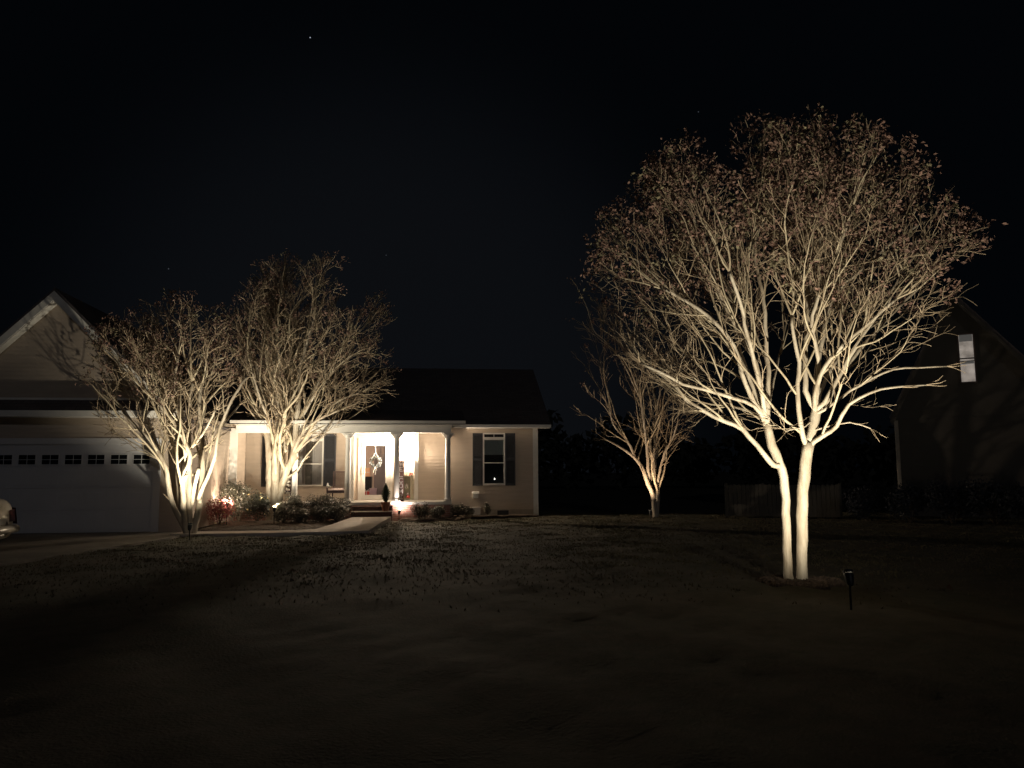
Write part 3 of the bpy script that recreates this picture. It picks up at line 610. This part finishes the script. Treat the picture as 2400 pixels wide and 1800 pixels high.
# --- big tree, right foreground
Y = 11.1; c, r = crownc(1808, 668, Y+.1, 418, 360, 385)
t = Tree('crepe_myrtle', 'tallest bare tree with two straight pale trunks, lit on the near lawn', (4.05, Y, 0), c, r, 11, GT, dict(len2=.95, len3=.36, p1=.60, p2=.66, rmin=.0029, leafz=3.9, leafspan=1.8, leafp=.72, lsz=1.0, side=.38, fork=3))
def big(p, dy, a, b, **k): return t.limb(trace(p, Y, dy), a, b, **k)
NG = dict(grow=False, cont=False)
big([(1851, 1374), (1849, 1363), (1845, 1290), (1841, 1202), (1837, 1120), (1826, 1085), (1811, 1046), (1797, 985)], 0.05, .059, .053, **NG)
big([(1797, 985), (1768, 948), (1737, 873), (1719, 810), (1657, 738), (1555, 676)], -.5, .036, .017)
big([(1797, 990), (1775, 930), (1760, 891), (1729, 804), (1719, 712)], .8, .036, .018)
big([(1797, 990), (1780, 900), (1752, 789), (1734, 712), (1709, 635)], -1.0, .034, .017)
big([(1797, 990), (1800, 900), (1798, 840), (1790, 712), (1775, 635), (1770, 558), (1811, 497)], .3, .04, .016)
big([(1802, 975), (1806, 930), (1821, 856), (1835, 800)], 1.0, .02, .011)
big([(1828, 1090), (1812, 1090), (1788, 1061), (1741, 1007), (1678, 979), (1623, 948), (1600, 928), (1570, 891), (1519, 860)], -.3, .042, .016)
big([(1790, 985), (1768, 952), (1717, 932), (1651, 913), (1600, 901), (1575, 886), (1500, 850)], -.9, .03, .013)
big([(1793, 995), (1784, 985), (1757, 964), (1717, 952)], .5, .026, .018)
big([(1795, 985), (1740, 850), (1690, 770), (1600, 700), (1480, 600)], .6, .03, .012)
big([(1882, 1380), (1880, 1371), (1880, 1290), (1879, 1183), (1888, 1093), (1895, 1038)], 0.0, .074, .070, **NG)
big([(1895, 1045), (1905, 1007), (1913, 960), (1914, 950)], 0.05, .068, .058, **NG)
big([(1893, 1050), (1886, 1034), (1876, 995), (1870, 928), (1872, 850), (1860, 790), (1857, 740)], -.35, .040, .018)
big([(1912, 960), (1888, 917), (1889, 840), (1890, 763), (1900, 661), (1923, 558), (1934, 456), (1918, 370)], .3, .040, .014)
big([(1912, 960), (1908, 948), (1923, 881), (1964, 820), (2041, 753), (2100, 700)], -.9, .036, .016)
big([(1912, 960), (1913, 891), (1929, 789), (1954, 692), (2016, 635), (2103, 558), (2180, 512)], .7, .038, .014)
big([(1914, 960), (1929, 945), (1980, 861), (2016, 794), (2067, 728), (2118, 635)], -.4, .036, .016)
big([(1914, 962), (1929, 955), (1968, 890), (2011, 825), (2093, 733), (2180, 650), (2231, 600)], .5, .036, .013)
big([(1914, 966), (1930, 962), (2016, 902), (2093, 866), (2150, 862), (2220, 858)], -.5, .024, .009)
big([(1893, 1052), (1908, 1035), (1945, 1012), (1960, 999), (1990, 948), (2067, 912), (2170, 902)], -.7, .038, .010)
big([(1908, 1010), (1925, 1004), (1990, 990), (2042, 1004)], -.4, .014, .007)
big([(1905, 985), (1885, 1000), (1850, 1008), (1842, 1012)], -.3, .010, .006)
big([(1914, 955), (1940, 880), (2000, 790), (2070, 680), (2150, 560)], 1.2, .032, .012)
big([(1912, 955), (1920, 850), (1905, 740), (1960, 600), (2000, 480)], -1.1, .032, .013)
big([(1797, 985), (1770, 850), (1690, 700), (1650, 560), (1600, 470)], .2, .03, .012)
t.finish()
# --- left foreground tree: vase of many stems
Y = 20.6; c, r = crownc(396, 888, Y, 170, 182, 165)
t = Tree('crepe_myrtle', 'vase shaped bare tree of many stems standing in front of the garage corner', (-8.62, Y, 0), c, r, 5, GT, dict(len2=1.0, len3=.42, p1=.50, p2=.5, rmin=.006, leafz=3.4, leafspan=1.6, leafp=.42, lsz=1.15, side=.36, fork=3, seg=1.1))
T1 = [([(440, 1256), (432, 1235), (407, 1188), (393, 1129), (389, 1097), (353, 1034), (316, 998), (289, 960)], -.5, .080, .030),
      ([(442, 1256), (430, 1225), (420, 1143), (414, 1075), (393, 1007), (380, 917), (375, 840)], .6, .085, .034),
      ([(442, 1256), (432, 1225), (430, 1120), (446, 1070), (407, 989), (353, 926), (316, 889)], -.9, .080, .030),
      ([(448, 1256), (445, 1225), (443, 1120), (443, 1052), (443, 962), (452, 894)], .1, .088, .036),
      ([(452, 1256), (456, 1235), (470, 1165), (476, 1075), (470, 984), (470, 917), (493, 853)], .5, .088, .034),
      ([(467, 1170), (470, 1156), (502, 1079), (515, 1007), (543, 939), (580, 880)], -.7, .052, .024),
      ([(468, 1180), (475, 1143), (493, 1052), (522, 998), (560, 950)], 1.0, .05, .022),
      ([(394, 1120), (389, 1093), (335, 1052), (300, 1032), (271, 1018)], -.2, .026, .010),
      ([(414, 1090), (440, 1060), (480, 1010), (505, 960)], -.9, .032, .02),
      ([(400, 1150), (385, 1080), (340, 980), (300, 900), (262, 860)], .8, .04, .018),
      ([(430, 1180), (436, 1100), (425, 1000), (410, 900), (420, 830)], -1.0, .045, .022)]
for p, dy, a, b in T1: t.limb(trace(p, Y, dy), a, b)
t.limb(trace([(450, 1185), (454, 1150), (466, 1097)], Y, -.5), .045, .038, grow=False, cont=False)
t.finish()
# --- tree by the porch
Y = 26.4; c, r = crownc(722, 815, Y, 195, 205, 185)
t = Tree('crepe_myrtle', 'broad bare tree with a fused trunk rising from the shrubs before the porch', (W(642, 1222, Y).x, Y, 0), c, r, 9, GT, dict(len2=1.25, len3=.55, p1=.52, p2=.5, rmin=.0068, leafz=4.6, leafspan=2.6, leafp=.36, lsz=1.25, side=.42, fork=3, seg=1.3))
T2 = [([(634, 1224), (633, 1150), (631, 1060), (622, 985), (617, 930), (600, 850), (580, 780)], .5, .15, .045),
      ([(646, 1224), (645, 1150), (647, 1060), (650, 1000), (650, 940), (656, 870), (650, 800)], -.4, .17, .05),
      ([(655, 1224), (656, 1160), (661, 1120), (668, 1059), (666, 999), (665, 930), (680, 850)], .9, .14, .045),
      ([(648, 1224), (656, 1160), (674, 1099), (686, 1074), (694, 999), (701, 934), (703, 872), (717, 818), (735, 750)], -.3, .14, .04),
      ([(682, 1078), (690, 1055), (711, 1012), (748, 982), (800, 960)], -.8, .07, .026),
      ([(664, 1124), (696, 1104), (714, 1074), (743, 1039), (765, 1012)], -1.0, .04, .012),
      ([(686, 1070), (710, 1045), (738, 1024), (773, 1010)], .2, .04, .014),
      ([(688, 1066), (720, 1025), (748, 994), (786, 945), (848, 918)], .4, .06, .018),
      ([(644, 1060), (638, 1010), (624, 975), (612, 940), (590, 870)], -.9, .06, .026),
      ([(690, 1055), (715, 985), (745, 900), (800, 820), (850, 770)], .9, .06, .024),
      ([(672, 1059), (640, 960), (610, 900), (560, 830)], 1.4, .06, .024),
      ([(698, 1000), (735, 930), (790, 860), (830, 830)], -1.2, .05, .022),
      ([(650, 1000), (640, 900), (625, 800), (640, 720)], .1, .05, .024)]
for p, dy, a, b in T2: t.limb(trace(p, Y, dy), a, b)
t.finish()
# --- small far tree
Y = 27.6; c, r = crownc(1492, 880, Y, 150, 195, 150)
t = Tree('crepe_myrtle', 'slender small bare tree farthest back on the lawn right of the house', (W(1536, 1211, Y).x, Y, 0), c, r, 21, GT, dict(len2=1.1, len3=.5, p1=.42, p2=.42, rmin=.006, leafz=4.6, leafspan=3, leafp=.2, lsz=1.1, side=.36, fork=2, seg=1.3))
T3 = [([(1537, 1214), (1534, 1191), (1530, 1161), (1519, 1136), (1498, 1085), (1460, 1052), (1422, 1031)], -.4, .10, .022),
      ([(1524, 1150), (1521, 1128), (1490, 1073), (1469, 1031), (1439, 997), (1430, 960)], .5, .06, .024),
      ([(1522, 1140), (1519, 1110), (1517, 1056), (1509, 988), (1498, 921), (1481, 874)], -.2, .06, .026),
      ([(1522, 1140), (1528, 1110), (1536, 1064), (1535, 1001), (1549, 904)], .6, .05, .022),
      ([(1538, 1214), (1541, 1180), (1542, 1149), (1536, 1107), (1534, 1043)], .3, .09, .032),
      ([(1541, 1130), (1557, 1064), (1579, 1022), (1591, 976)], -.6, .05, .02),
      ([(1550, 1085), (1580, 1045), (1610, 1020), (1632, 980)], .3, .03, .014),
      ([(1498, 930), (1460, 850), (1420, 800), (1392, 775), (1375, 720), (1352, 672)], .2, .028, .010)]
for p, dy, a, b in T3: t.limb(trace(p, Y, dy), a, b)
t.finish()

# ------------------------------------------------------------------ landscape spotlights
def spotlight(name_label, base, target, power, cone, h=.30, lensm='lensdim', up=False, group='black garden spotlights', color=WARM, size=.03, soft=1.0):
    b = Vector(base); o = thing('garden_spotlight', name_label, 'spotlight', b, 0, group)
    d = (Vector(target)-(b+Vector((0, 0, h)))).normalized()
    m = MB(); m.tube([(0, 0, -.05), (0, 0, h-.03)], .013, 8); m.tube([(0, 0, h-.05), (0, 0, h-.01)], .022, 8); m.obj('stake', M['black'], o)
    hd = Vector((0, 0, h)); m = MB(); m.tube([hd-d*.07, hd-d*.03, hd+d*.02, hd+d*.07], [.03, .045, .052, .055], 14); 
    if lensm != 'lens': m.tube([hd+d*.07, hd+d*.105], [.056, .060], 14, cap=False)
    m.obj('lamp_head', M['black'], o)
    m = MB(); m.tube([hd+d*.071, hd+d*.078] if lensm != 'lens' else [hd+d*.071, hd+d*.10, hd+d*.115], .045 if lensm != 'lens' else [.05, .045, .02], 14); m.obj('lens', M[lensm], o)
    lamp('SPOT', o, hd+d*(.085 if lensm != 'lens' else .125), power, color, hd+d*3, size=size, cone=cone, blend=soft)
    return o
spotlight('black garden spotlight on the near lawn right of the tallest two trunk tree', (3.92, 9.15, 0), (4.08, 11.0, 4.3), 1180, 165, h=.34)
spotlight('black garden spotlight at the foot of the vase shaped tree by the garage', (-8.02, 19.35, .0), (-8.15, 20.5, 3.3), 1250, 118, h=.28)
p = W(643, 1194, 24.3)
spotlight('glowing garden spotlight against the fused trunk before the porch', (p.x, p.y, .03), (p.x-.30, p.y+1.9, 4.6), 980, 140, h=p.z-.03, lensm='lens')
spotlight('black garden spotlight at the foot of the small tree on the far lawn', (W(1525, 1215, 26.6).x, 26.6, 0), (W(1525, 1215, 26.6).x+.15, 27.6, 2.6), 330, 95, h=.2, color=(1, .72, .48))
p = HP(-10.28, -3.75)
spotlight('garden spotlight buried in the red barberry bush beside the garage', (p.x, p.y, .03), (p.x-.25, p.y+.9, 1.0), 520, 125, h=.62, lensm='lens', color=(1, .76, .56))
p = HP(-5.05, -1.95)
spotlight('garden spotlight shining up the porch column right of the steps', (p.x, p.y, .03), (p.x+.02, p.y+.45, .72), 75, 170, h=.24, lensm='lens', color=(1, .82, .70), size=.06)

# ------------------------------------------------------------------ shrubs
def shrub(name, label, u, v, rx, ry, rz, leafm, n, size, seed, accents=None, group='shrubs along the porch bed', world=None, z0=.04, asp=.5):
    rr = random.Random(seed); p = HP(u, v) if world is None else Vector(world); o = thing(name, label, 'shrub', (p.x, p.y, z0), TH, group)
    st = MB(); lumps = [(rr.uniform(-.55, .55)*rx, rr.uniform(-.55, .55)*ry, rr.uniform(.45, .8)*rz, rr.uniform(.38, .6)) for _ in range(9)]+[(0, 0, rz*.5, .75)]
    for x, y, z, s_ in lumps:
        st.tube([(x*.12, y*.12, 0), (x*.5, y*.5, z*.5), (x, y, z)], [.014, .009, .004], 4)
        for q in range(3): st.tube([(x*.5, y*.5, z*.5), (x+rr.gauss(0, .2)*rx, y+rr.gauss(0, .2)*ry, z+rr.uniform(0, .3)*rz)], [.006, .002], 3)
    st.obj('stems', M['stem'], o)
    lf = MB(); idx = []
    for k in range(n):
        x, y, z, s_ = rr.choice(lumps); d = Vector((rr.gauss(0, 1), rr.gauss(0, 1), rr.gauss(0, 1))).normalized(); R_ = rr.uniform(.55, 1.08)
        q = Vector((x+d.x*rx*s_*R_, y+d.y*ry*s_*R_, max(.02, z+d.z*rz*s_*.75*R_)))
        nn = (d+Vector((rr.gauss(0, .6), rr.gauss(0, .6), rr.gauss(.3, .6))))
        if accents and rr.random() < accents[1] and R_ > .85: lf.leaf(q, size*1.15, nn, .8); idx += [1, 1]
        else: lf.leaf(q, size*rr.uniform(.6, 1.2), nn, asp); idx += [0, 0]
    fo = lf.obj('foliage', [leafm, M[accents[0] if accents else 'leaf']], o); fo.data.polygons.foreach_set('material_index', idx)
    return o
shrub('round_shrub', 'large dark rounded evergreen shrub at the inner corner between garage and porch', -10.18, -2.5, .66, .55, 1.2, M['leaf'], 5200, .034, 1, ('pale', .012))
shrub('round_shrub', 'smaller dark evergreen shrub between the large rounded shrub and the porch tree trunk', -9.62, -2.5, .42, .45, .92, M['leaf'], 3600, .034, 2, ('yellowleaf', .02))
shrub('barberry_bush', 'red twiggy bush glowing from a buried spotlight beside the garage', -10.52, -3.7, .60, .5, .74, M['redleaf'], 3000, .030, 3, ('yellowleaf', .03), asp=.35)
AZ = [(-8.62, -3.35, .38, .55, 'low azalea bush against the right side of the porch tree trunk'), (-8.35, -2.55, .48, .8, 'azalea bush in front of the leftmost porch column'),
      (-8.15, -3.7, .40, .42, 'lowest azalea bush at the front edge of the bed'), (-7.65, -2.5, .50, .85, 'tallest pale flecked azalea bush below the curtained window'),
      (-7.45, -3.4, .45, .5, 'azalea bush with a few pale blooms in the middle front of the bed'), (-7.0, -2.6, .48, .72, 'pale flecked azalea bush beneath the porch chair'), (-6.98, -3.3, .36, .5, 'azalea bush beside the walkway at the foot of the steps')]
for i, (u, v, rr_, h, lb) in enumerate(AZ): shrub('azalea_bush', lb, u, v, rr_, rr_, h, M['azalea'], 2300, .032, 20+i, ('pale', .035))
RB = [(-4.35, -2.25, .36, .52, 'azalea bush beside the lit brick right of the porch steps'), (-3.75, -2.0, .34, .42, 'small azalea bush below the right end of the porch floor'),
      (-3.0, -1.0, .34, .42, 'low bush against the wall just past the rightmost column'), (-2.62, -.6, .22, .32, 'tiny bush left of the white utility box'), (-1.9, -.45, .16, .40, 'small dark upright bush right of the utility box')]
for i, (u, v, rr_, h, lb) in enumerate(RB): shrub('azalea_bush', lb, u, v, rr_, rr_*.8, h, M['azalea'], 1500, .03, 40+i, ('pale', .04), group='low bushes right of the steps')

# ------------------------------------------------------------------ neighbour's house, fence, hedge
nd = Vector((.87, -.493, 0)).normalized(); nn_ = Vector((-nd.y, nd.x, 0)); NY = 27.5
n0 = W(2103, 1100, NY); n0.z = 0
def npx(px, py):
    d = ray(px, py); t = n0.dot(nn_)/(d.x*nn_.x+d.y*nn_.y); q = Vector((0, 0, EYE))+d*t; return ((q-n0).dot(nd), q.z)
nrz = math.atan2(nd.y, nd.x)
nh = thing('neighbour_house', 'dark two storey gabled house with one lit upstairs window at the right edge', 'house', n0, nrz)
ax, az = npx(2226, 682); rx_, rz_ = npx(2400, 838); ex, ez = npx(2085, 980); sl = (az-rz_)/(rx_-ax); wr_ = ax+(az-3.6)/sl
m = MB(); m.prism([(0, 0), (wr_, 0), (wr_, 3.5), (ax, az-.15), (0, ez+.25)], .0, 9); z = 0.1
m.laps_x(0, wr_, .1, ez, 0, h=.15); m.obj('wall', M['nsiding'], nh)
m = MB(); m.prism([(ex, ez), (ax, az), (ax, az-.14), (ex+.1, ez-.12)], -.35, 9.3); m.prism([(ax, az), (wr_+.4, az-sl*(wr_+.4-ax)), (wr_+.4, az-sl*(wr_+.4-ax)-.14), (ax, az-.14)], -.35, 9.3); m.obj('roof', M['shingle'], nh)
m = MB(); m.box(-.01, .12, -.04, -.016, 0, ez-.1); m.obj('corner_board', M['block'], nh)
m = MB(); m.prism([(ex+.02, ez-.13), (ax, az-.15), (ax, az-.33), (ex+.1, ez-.3)], -.37, -.352); m.prism([(ax, az-.15), (wr_+.4, az-sl*(wr_+.4-ax)-.15), (wr_+.4, az-sl*(wr_+.4-ax)-.33), (ax, az-.33)], -.37, -.352); m.obj('rake_board', M['nsiding'], nh)
wx0, wz1 = npx(2246, 786); wx1, wz0 = npx(2287, 894)
m = MB(); F = .05; m.box(wx0-F, wx0, -.06, -.017, wz0-F, wz1+F).box(wx1, wx1+F, -.06, -.017, wz0-F, wz1+F).box(wx0, wx1, -.06, -.017, wz1, wz1+F).box(wx0, wx1, -.06, -.017, wz0-F, wz0); zm = (wz0+wz1)/2; m.box(wx0, wx1, -.055, -.02, zm-.03, zm+.01); m.box(wx0, wx1, -.052, -.02, zm-.11, zm-.09)
wo = m.obj('window', M['slat'], nh); m = MB(); k = 0; z = wz0
while z < wz1-.01: m.add([(wx0, -.028, z), (wx1, -.028, z), (wx1, -.020, min(z+.05, wz1)), (wx0, -.020, min(z+.05, wz1))], [(0, 1, 2, 3)]); z += .052
m.box(wx0, wx1, -.0165, -.0155, wz0, wz1); m.obj('lit_blind', M['litwin'], wo)
vm_ = mat('grey valance', (.30, .29, .28), .9, emit=(.8, .75, .7), estr=.07)
for za, zb_ in ((wz1-.24, wz1), (zm-.2, zm-.09)): m = MB(); m.box(wx0+.01, wx1-.01, -.034, -.030, za, zb_); m.obj('valance', vm_, wo)
m = MB(); m.add([(wx0, -.045, wz0), (wx1, -.045, wz0), (wx1, -.045, wz1), (wx0, -.045, wz1)], [(0, 1, 2, 3)]); m.obj('pane', M['glass'], wo)
fe = thing('board_fence', 'low weathered board fence on the far lawn behind the two trunk tree', 'fence', W(1700, 1211, 27.5)*1.0, 0)
f0 = W(1700, 1211, 27.5); f0.z = 0; f1 = W(1976, 1213, 26.3); f1.z = 0; fe.location = f0; fd = (f1-f0); fL = fd.length; fe.rotation_euler = (0, 0, math.atan2(fd.y, fd.x))
m = MB(); x = 0
while x < fL-.1: hh = 1.13+random.uniform(-.012, .012); m.prism([(x, .04), (x+.135, .04), (x+.135, hh-.03), (x+.10, hh), (x+.035, hh), (x, hh-.03)], -.012, .008); x += .145
m.obj('boards', M['fence'], fe); m = MB(); m.box(0, fL, .01, .05, .3, .38).box(0, fL, .01, .05, .85, .93); m.obj('rail', M['fence'], fe)
x = .05
while x < fL+.1: m = MB(); m.box(x-.045, x+.045, .051, .14, 0, 1.18); m.obj('post', M['fence'], fe); x += (fL-.1)/3
for i, (px, Yy, s_) in enumerate([(2030, 25, .9), (2130, 24.2, 1.0), (2230, 23.5, 1.05), (2330, 22.8, 1.0), (2420, 22, 1.0)]):
    q = W(px, 1150, Yy)
    lb = ['dark shrub nearest the end of the board fence', 'dark shrub below the corner of the neighbouring house', 'dark shrub below the lit upstairs window', 'dark shrub right of the lit upstairs window', 'dark shrub cut by the right edge of the photo'][i]
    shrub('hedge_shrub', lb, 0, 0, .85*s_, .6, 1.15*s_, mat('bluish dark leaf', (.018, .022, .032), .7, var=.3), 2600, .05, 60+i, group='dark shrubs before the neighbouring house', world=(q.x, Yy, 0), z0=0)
# ------------------------------------------------------------------ parked car at the left edge (tail pointing right)
tail = W(34, 1225, 15.4)
car = thing('parked_car', 'beige saloon car on the driveway, only its rear corner in view', 'car', (tail.x-.66, 15.9, .025), R(4))
ST = [(.00, .40, .62, .30, .42), (-.03, .62, .86, .26, .55), (-.12, .76, 1.06, .24, .60), (-.35, .86, 1.13, .20, .62), (-1.0, .90, 1.10, .18, .62), (-2.2, .91, 1.00, .18, .60), (-3.4, .91, .98, .18, .58), (-4.2, .88, .90, .2, .56), (-4.6, .78, .80, .22, .52), (-4.75, .60, .66, .28, .48)]
vs = []; K = 12
for x, hw, zt, zb, zm in ST:
    prof = [(-.0, zb), (-.8, zb), (-.95, zb+.08), (-1.0, zm), (-.97, zm+(zt-zm)*.55), (-.86, zt-.03), (-.5, zt), (0, zt+.015)]
    prof = prof+[(-a, b) for a, b in prof[::-1][1:-1]]
    vs += [(x, a*hw, b) for a, b in prof]; K = len(prof)
fs = [(i*K+k, i*K+(k+1) % K, (i+1)*K+(k+1) % K, (i+1)*K+k) for i in range(len(ST)-1) for k in range(K)]+[tuple(range(K)), tuple(range((len(ST)-1)*K, len(ST)*K))[::-1]]
bd_ = MB().add(vs, fs).obj('body', M['carpaint'], car, smooth=True); sb = bd_.modifiers.new('s', 'SUBSURF'); sb.levels = 2; sb.render_levels = 2
vs = []; CS = [(-.75, .70, 1.10, 1.06), (-1.45, .66, 1.42, 1.05), (-2.4, .66, 1.45, 1.0), (-3.35, .72, 1.02, .96)]
for x, hw, zt, zb in CS: vs += [(x, -hw-.1, zb-.05), (x, -hw, zt-.03), (x, -hw+.1, zt), (x, hw-.1, zt), (x, hw, zt-.03), (x, hw+.1, zb-.05)]
fs = [(i*6+k, i*6+k+1, (i+1)*6+k+1, (i+1)*6+k) for i in range(3) for k in range(5)]+[(0, 1, 2, 3, 4, 5), (23, 22, 21, 20, 19, 18)]
MB().add(vs, fs).obj('cabin_glass', M['carglass'], car, bevel=.04)
MB().add([(-1.42, -.60, 1.43), (-2.45, -.60, 1.46), (-2.45, .60, 1.46), (-1.42, .60, 1.43), (-1.42, -.60, 1.46), (-2.45, -.60, 1.49), (-2.45, .60, 1.49), (-1.42, .60, 1.46)], [(0, 1, 2, 3), (4, 7, 6, 5), (0, 4, 5, 1), (1, 5, 6, 2), (2, 6, 7, 3), (3, 7, 4, 0)]).obj('roof_panel', M['carpaint'], car, bevel=.02)
for s in (-1, 1):
    m = MB(); m.add([(-.05, s*.70, .88), (-.40, s*.90, .90), (-.44, s*.925, .56), (-.03, s*.76, .54)][::s], [(0, 1, 2, 3)]); m.add([(-.055, s*.66, .86), (-.05, s*.74, .60), (.0, s*.40, .60), (-.02, s*.42, .84)][::s], [(0, 1, 2, 3)]); m.obj('tail_lamp', M['taillamp'], car)
m = MB(); m.tube([(-.55, -.90, .42), (-.15, -.84, .44), (.03, -.60, .45), (.07, 0, .45), (.03, .60, .45), (-.15, .84, .44), (-.55, .90, .42)], .085, 8); m.obj('bumper', M['carpaint'], car, smooth=True)
m = MB(); m.box(-.014, .018, -.26, .26, .56, .68); m.obj('licence_plate', M['ribbon'], car)
for x in (-1.05, -3.75):
    for s in (-1, 1):
        m = MB(); m.add([], []); P_ = [(.20, -.10), (.31, -.11), (.325, -.06), (.325, .06), (.31, .11), (.20, .10)]
        m.lathe(P_, 0, 0, 28); wo = m.obj('wheel', M['tyre'], car, smooth=False); wo.location = (x, s*.80, .325); wo.rotation_euler = (R(90), 0, 0)
        m = MB(); m.lathe([(.20, -.105), (.19, -.115), (.05, -.118), (.05, .118), (.19, .115), (.20, .105)], 0, 0, 24); rm = m.obj('rim', M['rim'], wo)
        m = MB(); m.lathe([(.355, -.10), (.355, .10)], 0, 0, 28); a_ = m.obj('wheel_arch', M['black'], car); a_.location = (x, s*.795, .335); a_.rotation_euler = (R(90), 0, 0)

# ------------------------------------------------------------------ grass and litter
def scatter(name, n, xr, yr, hgt, m, keep, seed, kind='blade'):
    g_ = np.random.default_rng(seed); k = 0; V = []; 
    X = g_.uniform(*xr, n); Y_ = g_.uniform(0, 1, n); Y_ = yr[0]+(yr[1]-yr[0])*Y_
    dens = .5+.5*np.sin(X*2.1+np.sin(Y_*1.7)*2)*np.sin(Y_*1.9+X*.6)
    ok = (g_.random(n) < (.25+.75*dens**2)*np.clip((Y_-9)/6, 0, 1)**1.5) & (np.abs(X) < Y_*.72+.5) & keep(X, Y_); X = X[ok]; Y_ = Y_[ok]; n = len(X); dn = dens[ok]
    Z = hnoise(X, Y_)-.035; a = g_.uniform(0, 6.283, n); H = g_.uniform(*hgt, n)*(.6+.9*dn)
    if kind == 'blade':
        wv = g_.uniform(.006, .014, n); lean = g_.normal(0, .9, (n, 2))*H[:, None]
        p0 = np.stack([X-wv*np.cos(a), Y_-wv*np.sin(a), Z], 1); p1 = np.stack([X+wv*np.cos(a), Y_+wv*np.sin(a), Z], 1); p2 = np.stack([X+lean[:, 0], Y_+lean[:, 1], Z+H+.02], 1)
        v = np.stack([p0, p1, p2], 1).reshape(-1, 3); f = np.arange(3*n).reshape(-1, 3)
    else:
        s_ = H; Z = Z+.045; c_, q_ = np.cos(a)*s_, np.sin(a)*s_; t_ = g_.normal(0, .3, n)*s_
        v = np.stack([np.stack([X-c_, Y_-q_, Z], 1), np.stack([X+q_*.6, Y_-c_*.6, Z+t_*.5], 1), np.stack([X+c_, Y_+q_, Z+t_], 1), np.stack([X-q_*.6, Y_+c_*.6, Z+np.abs(t_)], 1)], 1).reshape(-1, 3); f = np.arange(4*n).reshape(-1, 4)
    me = bpy.data.meshes.new(name); me.from_pydata(v.tolist(), [], f.tolist()); me.materials.append(m); o = bpy.data.objects.new(name, me); COL.objects.link(o); o['kind'] = 'stuff'; return o
def inpoly(X, Y_, poly):
    r_ = np.zeros(X.shape, bool); n = len(poly)
    for i in range(n):
        x0, y0 = poly[i]; x1, y1 = poly[(i+1) % n]
        if y0 == y1: continue
        r_ ^= ((y0 > Y_) != (y1 > Y_)) & (X < (x1-x0)*(Y_-y0)/(y1-y0)+x0)
    return r_
hfront = lambda X, Y_: ((X-HO.x)*(-math.sin(TH))+(Y_-HO.y)*math.cos(TH))
lawn = lambda X, Y_: ~inpoly(X, Y_, walk_poly) & ~inpoly(X, Y_, drv) & ~inpoly(X, Y_, bedp) & ~((hfront(X, Y_) > -.8) & (X < 1.2)) & ~((hfront(X, Y_) > -2.6) & (X < -1.6))
scatter('grass', 420000, (-20, 20), (9, 30), (.004, .022), mat('grass blade', (.075, .07, .035), .85, col2=(.12, .095, .055), scale=.9), lawn, 5)['label'] = 'short patchy winter grass'
scatter('fallen_leaves', 2600, (-14, 14), (7, 29), (.02, .045), mat('fallen leaf', (.10, .055, .03), .8, var=.4), lawn, 8, 'leaf')['label'] = 'dry leaves scattered on the lawn'

def far_wood():
    g_ = random.Random(77); mb = MB()
    for x in range(-70, 130, 4):
        yy = 75+g_.uniform(-6, 6); h = g_.uniform(4.5, 7.5) if x > 5 else g_.uniform(5, 9); r_ = g_.uniform(2.5, 4)
        mb.tube([(x, yy, 0), (x+.3, yy, h*.7)], [.25, .08], 5)
        for k in range(420):
            d = Vector((g_.gauss(0, 1), g_.gauss(0, 1), g_.gauss(0, 1))).normalized()*g_.uniform(.3, 1)
            mb.leaf((x+d.x*r_, yy+d.y*r_, max(.2, h*.52+d.z*h*.48)), g_.uniform(.3, .55), asp=.7)
    o = mb.obj('far_wood', mat('far dark foliage', (.05, .05, .04), .9)); o['kind'] = 'stuff'; o['label'] = 'far dark tree line behind the lawns'
far_wood()
